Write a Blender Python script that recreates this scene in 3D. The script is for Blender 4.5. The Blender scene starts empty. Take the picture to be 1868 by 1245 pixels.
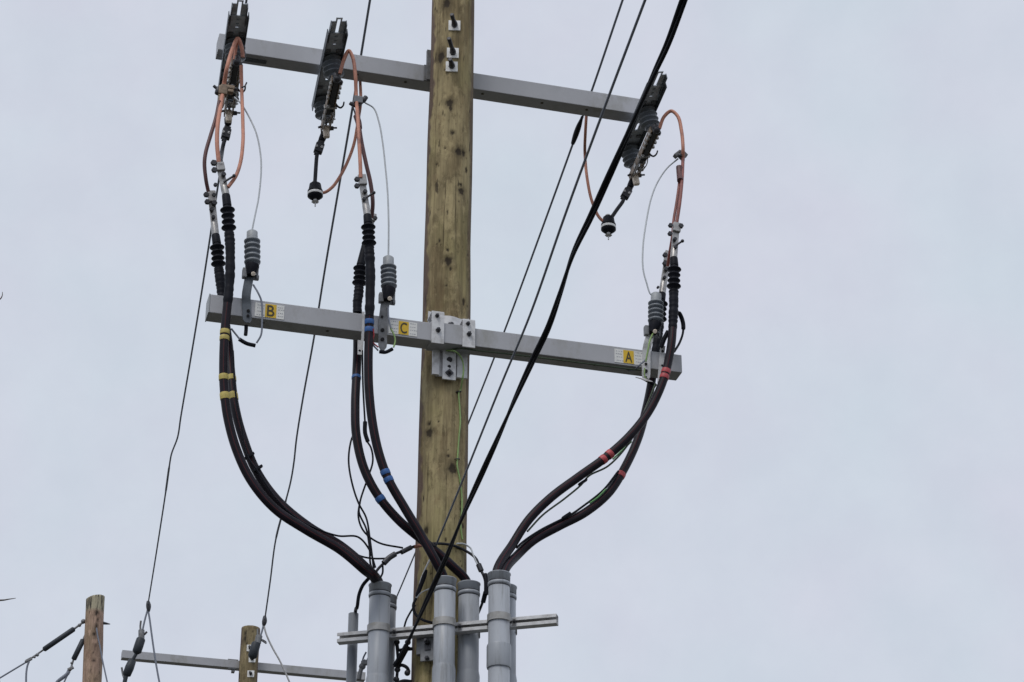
import bpy, bmesh, math, random
import numpy as np
from mathutils import Vector, Matrix
random.seed(7)
R = math.radians
scene = bpy.context.scene
C = scene.collection
# ---------------------------------------------------------------- camera, world, sun, exposure
F = 4200.0; PITCH = 28.0; CAM = Vector((0, 0, 1.6))
cd = bpy.data.cameras.new('camera'); cam = bpy.data.objects.new('camera', cd); C.objects.link(cam)
cam.location = CAM; cam.rotation_euler = (R(90 + PITCH), 0, 0)
cd.sensor_width = 36; cd.lens = 36 * F / 1868; cd.clip_end = 3000; cd.clip_start = 0.1
scene.camera = cam
scene.view_settings.view_transform = 'Standard'; scene.view_settings.look = 'None'
scene.view_settings.exposure = 0.0; scene.view_settings.gamma = 1.0
SUN_EL, SUN_AZ = 55, 205      # degrees, azimuth clockwise from +Y
w = bpy.data.worlds.new('World'); scene.world = w; w.use_nodes = True
nt = w.node_tree; nt.nodes.clear()
def N(nt, t, **k):
    n = nt.nodes.new(t)
    for a, b in k.items(): setattr(n, a, b)
    return n
out = N(nt, 'ShaderNodeOutputWorld'); sky = N(nt, 'ShaderNodeTexSky', sky_type='NISHITA', sun_disc=False)
sky.sun_elevation = R(SUN_EL); sky.sun_rotation = R(SUN_AZ); sky.dust_density = 2.0
b1 = N(nt, 'ShaderNodeBackground'); b1.inputs[1].default_value = 0.06
b2 = N(nt, 'ShaderNodeBackground'); b2.inputs[1].default_value = 1.035
tc = N(nt, 'ShaderNodeTexCoord'); n1 = N(nt, 'ShaderNodeTexNoise'); n1.inputs['Scale'].default_value = 9; n1.inputs['Detail'].default_value = 3
cr = N(nt, 'ShaderNodeValToRGB')
cr.color_ramp.elements[0].position = .34; cr.color_ramp.elements[0].color = (.628, .656, .755, 1)
cr.color_ramp.elements[1].position = .66; cr.color_ramp.elements[1].color = (.602, .672, .755, 1)
mx = N(nt, 'ShaderNodeMixShader'); mx.inputs[0].default_value = .95
L = nt.links.new
L(tc.outputs['Generated'], n1.inputs['Vector']); L(n1.outputs['Fac'], cr.inputs['Fac'])
n2 = N(nt, 'ShaderNodeTexNoise'); n2.inputs['Scale'].default_value = 26; n2.inputs['Detail'].default_value = 5; n2.inputs['Roughness'].default_value = .6
c2 = N(nt, 'ShaderNodeValToRGB'); c2.color_ramp.elements[0].position = .35; c2.color_ramp.elements[0].color = (.985, .98, .985, 1); c2.color_ramp.elements[1].position = .65; c2.color_ramp.elements[1].color = (1.03, 1.025, 1.02, 1)
mu = N(nt, 'ShaderNodeMixRGB', blend_type='MULTIPLY'); mu.inputs[0].default_value = 1
L(tc.outputs['Generated'], n2.inputs['Vector']); L(n2.outputs['Fac'], c2.inputs['Fac']); L(cr.outputs['Color'], mu.inputs[1]); L(c2.outputs['Color'], mu.inputs[2]); L(mu.outputs[0], b2.inputs[0])
L(sky.outputs[0], b1.inputs[0]); L(b1.outputs[0], mx.inputs[1]); L(b2.outputs[0], mx.inputs[2]); L(mx.outputs[0], out.inputs[0])
sl = bpy.data.lights.new('sun', 'SUN'); sl.energy = 1.25; sl.angle = R(25); sl.color = (1, .96, .9)
so = bpy.data.objects.new('sun', sl); C.objects.link(so)
az = R(SUN_AZ); el = R(SUN_EL)
sdir = Vector((math.sin(az) * math.cos(el), math.cos(az) * math.cos(el), math.sin(el)))
so.location = sdir * 50; so.rotation_euler = sdir.to_track_quat('Z', 'Y').to_euler()
so['kind'] = 'structure'

# ---------------------------------------------------------------- measuring helpers
fwd = Vector((0, math.cos(R(PITCH)), math.sin(R(PITCH)))); upv = Vector((0, -math.sin(R(PITCH)), math.cos(R(PITCH))))
def ray(px, py): return fwd + Vector(((px - 934) / F, 0, 0)) + upv * ((622.5 - py) / F)
def proj(p):
    q = p - CAM; z = q.dot(fwd); return (934 + F * q.x / z, 622.5 - F * q.dot(upv) / z)
P0 = Vector((-.33, 10, 0))
PSI = R(15.3); D = Vector((math.cos(PSI), math.sin(PSI), 0)); NN = Vector((math.sin(PSI), -math.cos(PSI), 0))
PS2 = R(-13.7); D2 = Vector((math.cos(PS2), math.sin(PS2), 0)); N2 = Vector((math.sin(PS2), -math.cos(PS2), 0))
UP = Vector((0, 0, 1))
def plane(px, py, n, off):
    v = ray(px, py); t = ((P0 - CAM).dot(n) + off) / v.dot(n); return CAM + v * t
def U(px, py, off): return plane(px, py, NN, off)      # plane parallel to the crossarms, off metres in front of the pole axis
def S(px, py, off): return plane(px, py, N2, off)      # plane parallel to the strut rail
def W(px, py, z): v = ray(px, py); return CAM + v * ((z - CAM.z) / v.z)
def Y(px, py, y): v = ray(px, py); return CAM + v * (y / v.y)
def offU(p): return (p - P0).dot(NN)
def pts(l, off=None):
    return [q if isinstance(q, Vector) else U(q[0], q[1], q[2] if len(q) > 2 else off) for q in l]

# ---------------------------------------------------------------- mesh helpers
class MB:
    def __init__(s): s.v = []; s.f = []; s.sm = []; s.uv = []
    def add(s, vs, fs, smooth=False, uvs=None):
        o = len(s.v); s.v += [Vector(v) for v in vs]
        for i, f in enumerate(fs):
            s.f.append([o + k for k in f]); s.sm.append(smooth)
            s.uv.append(uvs[i] if uvs else [(0, 0)] * len(f))
        return s
    def box(s, c, X, Yv, Z, dx, dy, dz, bev=0.0):
        bm = bmesh.new(); bmesh.ops.create_cube(bm, size=1)
        for v in bm.verts: v.co = Vector((v.co.x * dx, v.co.y * dy, v.co.z * dz))
        if bev: bmesh.ops.bevel(bm, geom=bm.edges[:], offset=bev, segments=2, affect='EDGES', profile=.7)
        bm.verts.ensure_lookup_table()
        for i, v in enumerate(bm.verts): v.index = i
        vs = [c + X * v.co.x + Yv * v.co.y + Z * v.co.z for v in bm.verts]
        s.add(vs, [[v.index for v in f.verts] for f in bm.faces]); bm.free(); return s
    def lathe(s, p0, p1, prof, n=20, smooth=True, ref=None):
        # prof: list of (fraction 0..1 or metres if absolute, radius)
        ax = (p1 - p0); Ln = ax.length; a = ax.normalized()
        r0 = ref or (Vector((1, 0, 0)) if abs(a.x) < .9 else Vector((0, 1, 0)))
        e1 = (r0 - a * r0.dot(a)).normalized(); e2 = a.cross(e1)
        vs = []; fs = []
        for t, r in prof:
            for k in range(n):
                an = 2 * math.pi * k / n; vs.append(p0 + a * (t * Ln) + e1 * (math.cos(an) * r) + e2 * (math.sin(an) * r))
        m = len(prof)
        for i in range(m - 1):
            for k in range(n): fs.append([i * n + k, i * n + (k + 1) % n, (i + 1) * n + (k + 1) % n, (i + 1) * n + k])
        s.add(vs, fs, smooth)
        s.add([vs[k] for k in range(n)][::-1], [list(range(n))]); s.add([vs[(m - 1) * n + k] for k in range(n)], [list(range(n))])
        return s
    def cyl(s, p0, p1, r, n=16, b=0.0):
        Ln = (p1 - p0).length
        if b: return s.lathe(p0, p1, [(0, r - b), (b / Ln, r), (1 - b / Ln, r), (1, r - b)], n)
        return s.lathe(p0, p1, [(0, r), (1, r)], n)
    def tube(s, P, r, n=12, sub=8, tw=0.0):
        Q = smooth(P, sub); m = len(Q)
        rr = r if callable(r) else (lambda t: r)
        ring = []; cum = 0; us = []
        T = [(Q[min(i + 1, m - 1)] - Q[max(i - 1, 0)]).normalized() for i in range(m)]
        e = Vector((0, -1, 0)); 
        if abs(T[0].dot(e)) > .95: e = Vector((1, 0, 0))
        vs = []
        for i in range(m):
            if i: cum += (Q[i] - Q[i - 1]).length
            us.append(cum); e = (e - T[i] * e.dot(T[i])).normalized(); g = T[i].cross(e); ra = rr(i / (m - 1))
            for k in range(n):
                an = 2 * math.pi * k / n + tw * cum
                vs.append(Q[i] + e * (math.cos(an) * ra) + g * (math.sin(an) * ra))
        fs = []; uv = []
        for i in range(m - 1):
            for k in range(n):
                fs.append([i * n + k, i * n + (k + 1) % n, (i + 1) * n + (k + 1) % n, (i + 1) * n + k])
                uv.append([(us[i], k / n), (us[i], (k + 1) / n), (us[i + 1], (k + 1) / n), (us[i + 1], k / n)])
        s.add(vs, fs, True, uv)
        s.add([vs[k] for k in range(n)][::-1], [list(range(n))]); s.add([vs[(m - 1) * n + k] for k in range(n)], [list(range(n))])
        return s
    def bolt(s, c, a, r=.010, h=.009, n=6):
        s.lathe(c, c + a * h, [(0, r), (.8, r), (1, r * .8)], n, False)
        s.lathe(c + a * h, c + a * (h * 1.9), [(0, r * .5), (1, r * .5)], 8, False); return s
    def sphere(s, c, r, sq=(1, 1, 1)):
        prof = [(.5 - .5 * math.cos(math.pi * i / 8), max(.0005, r * math.sin(math.pi * i / 8))) for i in range(9)]
        return s.lathe(c - UP * r, c + UP * r, prof, 12)
def smooth(P, sub):
    P = [Vector(p) for p in P]
    if len(P) < 3 or sub < 2:
        return P
    out = []
    E = [P[0] * 2 - P[1]] + P + [P[-1] * 2 - P[-2]]
    for i in range(1, len(E) - 2):
        a, b, c, d = E[i - 1], E[i], E[i + 1], E[i + 2]
        t0 = 0; t1 = max((b - a).length, 1e-4) ** .5; t2 = t1 + max((c - b).length, 1e-4) ** .5; t3 = t2 + max((d - c).length, 1e-4) ** .5
        for k in range(sub):
            t = t1 + (t2 - t1) * k / sub
            A1 = a * ((t1 - t) / (t1 - t0)) + b * ((t - t0) / (t1 - t0)); A2 = b * ((t2 - t) / (t2 - t1)) + c * ((t - t1) / (t2 - t1)); A3 = c * ((t3 - t) / (t3 - t2)) + d * ((t - t2) / (t3 - t2))
            B1 = A1 * ((t2 - t) / (t2 - t0)) + A2 * ((t - t0) / (t2 - t0)); B2 = A2 * ((t3 - t) / (t3 - t1)) + A3 * ((t - t1) / (t3 - t1))
            out.append(B1 * ((t2 - t) / (t2 - t1)) + B2 * ((t - t1) / (t2 - t1)))
    out.append(P[-1]); return out
def wloc(o):
    p = Vector((0, 0, 0))
    while o: p += o.location; o = o.parent
    return p
NOSPLIT = {'branches', 'faded_print'}
def clusters(mb):
    par = list(range(len(mb.v)))
    def find(a):
        while par[a] != a: par[a] = par[par[a]]; a = par[a]
        return a
    for f in mb.f:
        for k in f[1:]: par[find(k)] = find(f[0])
    comp = {}
    for i in range(len(mb.v)): comp.setdefault(find(i), []).append(i)
    bb = []
    for k, vi in comp.items():
        A = [mb.v[i] for i in vi]; bb.append([{k}, [min(v[c] for v in A) - .0015 for c in range(3)], [max(v[c] for v in A) + .0015 for c in range(3)]])
    ch = True
    while ch:
        ch = False
        for i in range(len(bb)):
            for j in range(i + 1, len(bb)):
                a, b = bb[i], bb[j]
                if all(a[1][c] <= b[2][c] and b[1][c] <= a[2][c] for c in range(3)):
                    bb[i] = [a[0] | b[0], [min(a[1][c], b[1][c]) for c in range(3)], [max(a[2][c], b[2][c]) for c in range(3)]]; del bb[j]; ch = True; break
            if ch: break
    if len(bb) < 2: return [mb]
    out = []
    for s_, _, _ in bb:
        m = MB(); mp = {}
        for fi, f in enumerate(mb.f):
            if find(f[0]) in s_:
                for k in f:
                    if k not in mp: mp[k] = len(m.v); m.v.append(mb.v[k])
                m.f.append([mp[k] for k in f]); m.sm.append(mb.sm[fi]); m.uv.append(mb.uv[fi])
        out.append(m)
    return out
def obj(name, mb, mat, parent=None, label=None):
    # pieces that do not touch become parts of their own under the same parent
    if parent and name not in NOSPLIT:
        cl = clusters(mb)
        if len(cl) > 1: return [obj1(name, m, mat, parent, label) for m in cl][0]
    return obj1(name, mb, mat, parent, label)
def obj1(name, mb, mat, parent=None, label=None):
    me = bpy.data.meshes.new(name); o = bpy.data.objects.new(name, me); C.objects.link(o)
    base = wloc(parent) if parent else sum(mb.v, Vector()) / len(mb.v)
    if parent: o.parent = parent
    else: o.location = base
    me.from_pydata([v - base for v in mb.v], [], mb.f)
    me.polygons.foreach_set('use_smooth', mb.sm)
    ul = me.uv_layers.new(name='UVMap'); flat = [c for f in mb.uv for p in f for c in p]; ul.data.foreach_set('uv', flat)
    me.materials.append(mat); me.update()
    if label: o['label'] = label
    return o
def tag(o, label, cat, group=None, kind=None):
    if label: o['label'] = label
    if cat: o['category'] = cat
    if group: o['group'] = group
    if kind: o['kind'] = kind
    return o
def thing(name, label, cat, loc, group=None):
    o = bpy.data.objects.new(name, None); C.objects.link(o); o.location = loc; o.empty_display_size = .05
    return tag(o, label, cat, group)

# ---------------------------------------------------------------- materials
def mat(name, col, rough=.6, metal=0.0, var=.15, scale=20, stretch=(1, 1, 1), bump=.0, dirt=None, dirt_amt=.0, dscale=6, spec=.5):
    m = bpy.data.materials.new(name); m.use_nodes = True; nt = m.node_tree; bs = nt.nodes['Principled BSDF']; L = nt.links.new
    bs.inputs['Roughness'].default_value = rough; bs.inputs['Metallic'].default_value = metal; bs.inputs['Specular IOR Level'].default_value = spec
    g = N(nt, 'ShaderNodeNewGeometry'); mp = N(nt, 'ShaderNodeMapping'); mp.inputs['Scale'].default_value = stretch
    L(g.outputs['Position'], mp.inputs['Vector'])
    nz = N(nt, 'ShaderNodeTexNoise'); nz.inputs['Scale'].default_value = scale; nz.inputs['Detail'].default_value = 6; L(mp.outputs[0], nz.inputs['Vector'])
    r = N(nt, 'ShaderNodeValToRGB'); r.color_ramp.elements[0].position = .3; r.color_ramp.elements[1].position = .7
    r.color_ramp.elements[0].color = tuple(c * (1 - var) for c in col) + (1,); r.color_ramp.elements[1].color = tuple(min(1, c * (1 + var)) for c in col) + (1,)
    L(nz.outputs['Fac'], r.inputs['Fac']); cs = r.outputs['Color']
    if dirt:
        n2 = N(nt, 'ShaderNodeTexNoise'); n2.inputs['Scale'].default_value = dscale; n2.inputs['Detail'].default_value = 8; n2.inputs['Roughness'].default_value = .7; L(mp.outputs[0], n2.inputs['Vector'])
        r2 = N(nt, 'ShaderNodeValToRGB'); r2.color_ramp.elements[0].position = .52; r2.color_ramp.elements[1].position = .68
        r2.color_ramp.elements[0].color = (0, 0, 0, 1); r2.color_ramp.elements[1].color = (dirt_amt,) * 3 + (1,); L(n2.outputs['Fac'], r2.inputs['Fac'])
        mm = N(nt, 'ShaderNodeMixRGB'); mm.inputs[2].default_value = tuple(dirt) + (1,); L(r2.outputs['Color'], mm.inputs[0]); L(cs, mm.inputs[1]); cs = mm.outputs[0]
    L(cs, bs.inputs['Base Color'])
    if bump:
        b = N(nt, 'ShaderNodeBump'); b.inputs['Strength'].default_value = bump; b.inputs['Distance'].default_value = .004; L(nz.outputs['Fac'], b.inputs['Height']); L(b.outputs[0], bs.inputs['Normal'])
    return m
M = {}
M['arm'] = mat('arm_grey_fibreglass', (.40, .405, .43), .5, 0, .07, 7, (1, 1, .5), 0, (.27, .265, .24), .7, 6)
M['galv'] = mat('galvanised_steel', (.62, .62, .63), .55, .15, .12, 35, bump=.05, dirt=(.25, .23, .21), dirt_amt=.6, dscale=18)
M['galvdark'] = mat('weathered_steel', (.20, .205, .215), .5, .3, .25, 30, dirt=(.08, .07, .06), dirt_amt=.7)
M['slate'] = mat('slate_polymer', (.15, .17, .20), .36, 0, .15, 15, dirt=(.07, .075, .08), dirt_amt=.5, dscale=22)
M['channel'] = mat('shade_brightened_channel_steel', (.52, .56, .62), .5, 0, .2, 25, dirt=(.15, .15, .15), dirt_amt=.6, dscale=20)  # brightness painted in to offset shade on the plate undersides
M['channelside'] = mat('unbrightened_dark_steel', (.11, .125, .145), .5, .1, .25, 25)  # same channel steel without the painted-in brightness; also plate and strap
M['black'] = mat('black_rubber', (.011, .012, .018), .55, 0, .3, 24, bump=.1, spec=.12)
M['wirecover'] = mat('black_wire_cover', (.02, .021, .028), .55, 0, .2, 30, spec=.25)
M['greywire'] = mat('grey_stranded_wire', (.21, .23, .28), .6, 0, .05, 40, spec=.3)
M['leadwire'] = mat('thin_grey_lead', (.48, .51, .54), .5, 0, .08, 40)
M['copper'] = mat('salmon_covered_copper', (.56, .245, .165), .55, 0, .22, 14, dirt=(.13, .055, .05), dirt_amt=.85, dscale=7)
M['darkcopper'] = mat('dark_red_covered_copper', (.10, .035, .035), .5, 0, .3, 14)
M['redcopper'] = mat('red_brown_covered_copper', (.27, .085, .07), .5, 0, .3, 14, dirt=(.08, .03, .03), dirt_amt=.8, dscale=9)
M['lug'] = mat('tinned_lug_metal', (.42, .41, .40), .4, .55, .25, 60, dirt=(.10, .09, .09), dirt_amt=.8, dscale=30)
M['bronze'] = mat('bronze_clamp', (.26, .19, .13), .5, .2, .35, 40, dirt=(.08, .06, .05), dirt_amt=.8, dscale=30)
M['bone'] = mat('pale_bone_insulator', (.86, .75, .63), .5, 0, .12, 40)
M['boltm'] = mat('dark_bolt_steel', (.055, .055, .062), .45, .5, .2, 60)
M['capgrey'] = mat('pale_grey_polymer', (.34, .36, .38), .5, 0, .06, 30)
M['shedgrey'] = mat('mid_grey_shed_polymer', (.30, .32, .34), .5, 0, .1, 30)
M['pvc'] = mat('grey_pvc', (.355, .378, .415), .42, 0, .07, 6, (3, 3, .25), 0, (.20, .205, .21), .75, 13)
M['pvcdark'] = mat('dark_grey_pvc', (.16, .175, .20), .45, 0, .08, 6, (3, 3, .5))
M['yellowtape'] = mat('yellow_tape', (.52, .42, .11), .55, 0, .2, 60, dirt=(.25, .2, .08), dirt_amt=.6, dscale=40)
M['bluetape'] = mat('blue_tape', (.028, .11, .33), .5, 0, .2, 60, dirt=(.02, .05, .13), dirt_amt=.6, dscale=40)
M['redtape'] = mat('red_tape', (.46, .06, .07), .5, 0, .2, 60, dirt=(.2, .03, .03), dirt_amt=.6, dscale=40)
M['white'] = mat('white_label', (.72, .72, .70), .5, 0, .05, 30, dirt=(.45, .44, .42), dirt_amt=.4, dscale=25)
M['yellow'] = mat('yellow_label', (.68, .44, .02), .5, 0, .06, 40)
M['ink'] = mat('black_ink', (.05, .04, .02), .6, 0, .05, 30)
M['paleink'] = mat('faded_ink', (.36, .37, .40), .6, 0, .1, 60)
M['green'] = mat('green_wire_cover', (.10, .30, .09), .45, 0, .2, 8)
M['greendark'] = mat('dull_green_wire', (.06, .085, .05), .5, 0, .3, 8)
M['bark'] = mat('bark', (.09, .07, .055), .9, 0, .35, 12, (1, 1, .3), .4)
M['slatefar'] = mat('dark_slate_polymer', (.035, .042, .052), .5, 0, .1, 15, spec=.3)
M['greenpale'] = mat('pale_green_wire', (.25, .38, .13), .5, 0, .3, 9)
M['white_zinc'] = mat('bright_zinc', (.80, .80, .79), .5, .05, .08, 40, dirt=(.5, .5, .48), dirt_amt=.5, dscale=25)
M['ring'] = mat('white_ring', (.8, .8, .8), .4, 0, .04, 30)
def sheath_mat():
    m = bpy.data.materials.new('power_cable_sheath'); m.use_nodes = True; nt = m.node_tree; bs = nt.nodes['Principled BSDF']; L = nt.links.new
    uv = N(nt, 'ShaderNodeUVMap'); sp = N(nt, 'ShaderNodeSeparateXYZ'); L(uv.outputs[0], sp.inputs[0])
    # three thin extruded red stripes spaced round the sheath
    mu = N(nt, 'ShaderNodeMath', operation='MULTIPLY'); mu.inputs[1].default_value = 3; L(sp.outputs[1], mu.inputs[0])
    fr = N(nt, 'ShaderNodeMath', operation='FRACT'); L(mu.outputs[0], fr.inputs[0])
    gt = N(nt, 'ShaderNodeMath', operation='GREATER_THAN'); gt.inputs[1].default_value = .93; L(fr.outputs[0], gt.inputs[0])
    g = N(nt, 'ShaderNodeNewGeometry'); nz = N(nt, 'ShaderNodeTexNoise'); nz.inputs['Scale'].default_value = 14; nz.inputs['Detail'].default_value = 6; L(g.outputs['Position'], nz.inputs['Vector'])
    r = N(nt, 'ShaderNodeValToRGB'); r.color_ramp.elements[0].position = .3; r.color_ramp.elements[1].position = .7
    r.color_ramp.elements[0].color = (.009, .008, .012, 1); r.color_ramp.elements[1].color = (.020, .015, .023, 1); L(nz.outputs[0], r.inputs[0])
    mm = N(nt, 'ShaderNodeMixRGB'); mm.inputs[2].default_value = (.075, .016, .02, 1); L(gt.outputs[0], mm.inputs[0]); L(r.outputs[0], mm.inputs[1])
    L(mm.outputs[0], bs.inputs['Base Color']); bs.inputs['Roughness'].default_value = .45; bs.inputs['Specular IOR Level'].default_value = .16
    return m
M['sheath'] = sheath_mat()
def wood_mat(name, c1, c2, cdark, ctop=None, ztop=0, zlen=1, side=(.115, .075, .072)):
    m = bpy.data.materials.new(name); m.use_nodes = True; nt = m.node_tree; bs = nt.nodes['Principled BSDF']; L = nt.links.new
    g = N(nt, 'ShaderNodeNewGeometry')
    def noise(sc, st, det=8, ro=.6):
        mp = N(nt, 'ShaderNodeMapping'); mp.inputs['Scale'].default_value = st; L(g.outputs['Position'], mp.inputs[0])
        z = N(nt, 'ShaderNodeTexNoise'); z.inputs['Scale'].default_value = sc; z.inputs['Detail'].default_value = det; z.inputs['Roughness'].default_value = ro; L(mp.outputs[0], z.inputs['Vector']); return z.outputs['Fac']
    def ramp(f, a, ca, b, cb):
        r = N(nt, 'ShaderNodeValToRGB'); e = r.color_ramp.elements; e[0].position = a; e[1].position = b; e[0].color = tuple(ca) + (1,); e[1].color = tuple(cb) + (1,); L(f, r.inputs[0]); return r.outputs[0]
    def mix(f, a, b, t='MIX'):
        x = N(nt, 'ShaderNodeMixRGB', blend_type=t)
        for s, q in zip((0, 1, 2), (f, a, b)):
            if hasattr(q, 'links'): L(q, x.inputs[s])
            elif isinstance(q, (int, float)): x.inputs[s].default_value = q
            else: x.inputs[s].default_value = tuple(q) + (1,)
        return x.outputs[0]
    col = ramp(noise(6, (1, 1, .4)), .40, c1, .60, c2)
    grn = (c2[0] * .80, c2[1] * .87, c2[2] * .70); col = mix(ramp(noise(3.3, (1, 1, .5), 4), .45, (0,) * 3, .62, (.6,) * 3), col, grn)
    col = mix(ramp(noise(8, (1, 1, .5), 5, .7), .56, (0,) * 3, .72, (.7,) * 3), col, (c1[0] * .78, c1[1] * .66, c1[2] * .62))
    grain = ramp(noise(60, (1, 1, .06), 10, .7), .35, (.70,) * 3, .6, (1.16,) * 3)
    col = mix(1, col, grain, 'MULTIPLY')
    flk = ramp(noise(22, (1, 1, .45), 8, .75), .53, (0,) * 3, .62, (.6,) * 3)
    col = mix(flk, col, tuple(c * .55 for c in c1))
    flk2 = ramp(noise(13, (1, 1, .6), 6, .7), .55, (0,) * 3, .66, (.6,) * 3)
    col = mix(flk2, col, tuple(min(1, c * 1.35) for c in c2))
    # small dark checks and pits
    col = mix(ramp(noise(34, (1, 1, .2), 3, .5), .67, (0,) * 3, .71, (.8,) * 3), col, cdark)
    at = N(nt, 'ShaderNodeAttribute', attribute_name='knot'); col = mix(at.outputs['Fac'], col, cdark)
    at3 = N(nt, 'ShaderNodeAttribute', attribute_name='stain'); col = mix(at3.outputs['Fac'], col, side)
    if ctop:
        sp = N(nt, 'ShaderNodeSeparateXYZ'); L(g.outputs['Position'], sp.inputs[0])
        mr = N(nt, 'ShaderNodeMapRange'); mr.inputs[1].default_value = ztop - zlen; mr.inputs[2].default_value = ztop - zlen * .8; L(sp.outputs[2], mr.inputs[0])
        top = ramp(noise(30, (1, 1, .12), 6, .7), .42, (.05, .045, .04), .55, ctop)
        col = mix(mr.outputs[0], col, top)
    L(col, bs.inputs['Base Color']); bs.inputs['Roughness'].default_value = .85; bs.inputs['Specular IOR Level'].default_value = .25
    b = N(nt, 'ShaderNodeBump'); b.inputs['Strength'].default_value = .5; b.inputs['Distance'].default_value = .004; L(noise(60, (1, 1, .06), 10, .7), b.inputs['Height']); L(b.outputs[0], bs.inputs['Normal'])
    return m
M['wood'] = wood_mat('olive_treated_wood', (.212, .163, .087), (.375, .306, .17), (.03, .022, .016))
M['woodred'] = wood_mat('red_brown_treated_wood', (.30, .205, .155), (.42, .29, .22), (.035, .025, .02), (.42, .38, .27), 11.95, .25)
M['woodfar'] = wood_mat('green_brown_treated_wood', (.17, .132, .075), (.28, .225, .13), (.03, .025, .02))

# ---------------------------------------------------------------- ground
g = MB(); 
n = 48
for i in range(1, 2):
    vs = [Vector((0, 0, 0))]; fs = []
    for j, rr in enumerate((20, 80, 300, 1500)):
        for k in range(n): vs.append(Vector((rr * math.cos(2 * math.pi * k / n), rr * math.sin(2 * math.pi * k / n), 0)))
    for k in range(n): fs.append([0, 1 + k, 1 + (k + 1) % n])
    for j in range(3):
        for k in range(n): fs.append([1 + j * n + k, 1 + (j + 1) * n + k, 1 + (j + 1) * n + (k + 1) % n, 1 + j * n + (k + 1) % n])
    g.add(vs, fs)
gm = mat('gravel_and_dry_grass', (.085, .082, .07), .95, 0, .3, 3, bump=.5, dirt=(.05, .065, .03), dirt_amt=.9, dscale=.4, spec=.15)
go = obj('ground', g, gm); go['kind'] = 'structure'

# ---------------------------------------------------------------- wooden poles
def pole_mesh(x_at, y, z0, zd, z1, r_at, knots, nseg, dz, seed, tilt_top=0.0, stains=True):
    zs = list(np.linspace(z0, zd, 40, endpoint=False)) + list(np.linspace(zd, z1, int((z1 - zd) / dz)))
    zs = np.array(zs); th = np.linspace(0, 2 * np.pi, nseg, endpoint=False)
    Zg, Tg = np.meshgrid(zs, th, indexing='ij'); rng = np.random.RandomState(seed)
    disp = np.zeros_like(Zg)
    for i in range(26):
        kz = rng.uniform(.3, 9); kt = rng.randint(1, 22); disp += rng.uniform(.3, 1) / (1 + .2 * kz + .14 * kt) * np.sin(kz * Zg + kt * Tg + rng.uniform(0, 6.28))
    disp *= .0022
    rad = np.array([r_at(z) for z in zs])[:, None] + disp
    X = np.array([x_at(z) for z in zs])[:, None] + rad * np.cos(Tg); Yy = y + rad * np.sin(Tg)
    knot = np.zeros_like(Zg); stain = np.zeros_like(Zg); ind = np.zeros_like(Zg)
    for (kx, ky, kz, kr, ke) in knots:
        dx = X - kx; dy = Yy - ky; dzv = (Zg - kz) / ke; d = np.sqrt(dx ** 2 + dy ** 2 + dzv ** 2) / kr
        an = np.arctan2(dzv, dx); d = d * (1 + .09 * np.sin(3 * an + kx * 90) + .08 * np.sin(5 * an + kz * 50) + .05 * np.sin(9 * an))
        knot = np.maximum(knot, np.clip((1.25 - d) * 2.2, 0, 1) * .93); ind += -.004 * np.exp(-d ** 2)
        knot = np.maximum(knot, .38 * np.clip(2.3 - d, 0, 1) * (kr > .009))
        knot = np.maximum(knot, .35 * np.clip(1 - np.sqrt(dx ** 2 + dy ** 2) / (kr * .7), 0, 1) * np.clip(1 - np.abs(Zg - kz + kr * 2.4) / (kr * 3), 0, 1))
    if stains:
        # reddish heartwood strip down the left flank of the pole
        w = np.cos(Tg - np.radians(188)); edge = .88 + .05 * np.sin(Zg * 5) + .03 * np.sin(Zg * 17 + 1) + .02 * np.sin(Zg * 47) + .015 * np.sin(Zg * 90 + 9 * Tg)
        stain = np.clip((w - edge) * 14, 0, .8)
        w2 = np.cos(Tg - np.radians(352)); stain = np.maximum(stain, np.clip((w2 - .93 - .02 * np.sin(Zg * 9)) * 14, 0, .6))
        # long drying cracks
        for (ct, za, zb, wd) in [(255, 4.8, 5.9, .004), (238, 5.2, 6.3, .004), (262, 7.2, 7.9, .003), (280, 5.8, 6.5, .003), (290, 7.3, 7.9, .004), (232, 7.6, 9.2, .003), (246, 8.6, 9.3, .003)]:
            tt = np.radians(ct) + .03 * np.sin(Zg * 6 + ct) + .012 * np.sin(Zg * 23)
            da = np.abs(Tg - tt) * rad; inr = np.clip((Zg - za) * 6, 0, 1) * np.clip((zb - Zg) * 6, 0, 1)
            c = np.clip(1 - da / wd, 0, 1) * inr; knot = np.maximum(knot, c * .7); ind -= .005 * c
    rad2 = rad + ind
    X = np.array([x_at(z) for z in zs])[:, None] + rad2 * np.cos(Tg); Yy = y + rad2 * np.sin(Tg)
    Zo = Zg + tilt_top * (X - x_at(z1)) * np.clip((Zg - (z1 - .2)) / .2, 0, 1)
    V = np.stack([X, Yy, Zo], -1).reshape(-1, 3); m = len(zs); idx = np.arange(m * nseg).reshape(m, nseg)
    a = idx[:-1]; b = idx[1:]; fs = np.stack([a, np.roll(a, -1, 1), np.roll(b, -1, 1), b], -1).reshape(-1, 4)
    return V, fs, knot.reshape(-1), stain.reshape(-1), idx[-1]
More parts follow.
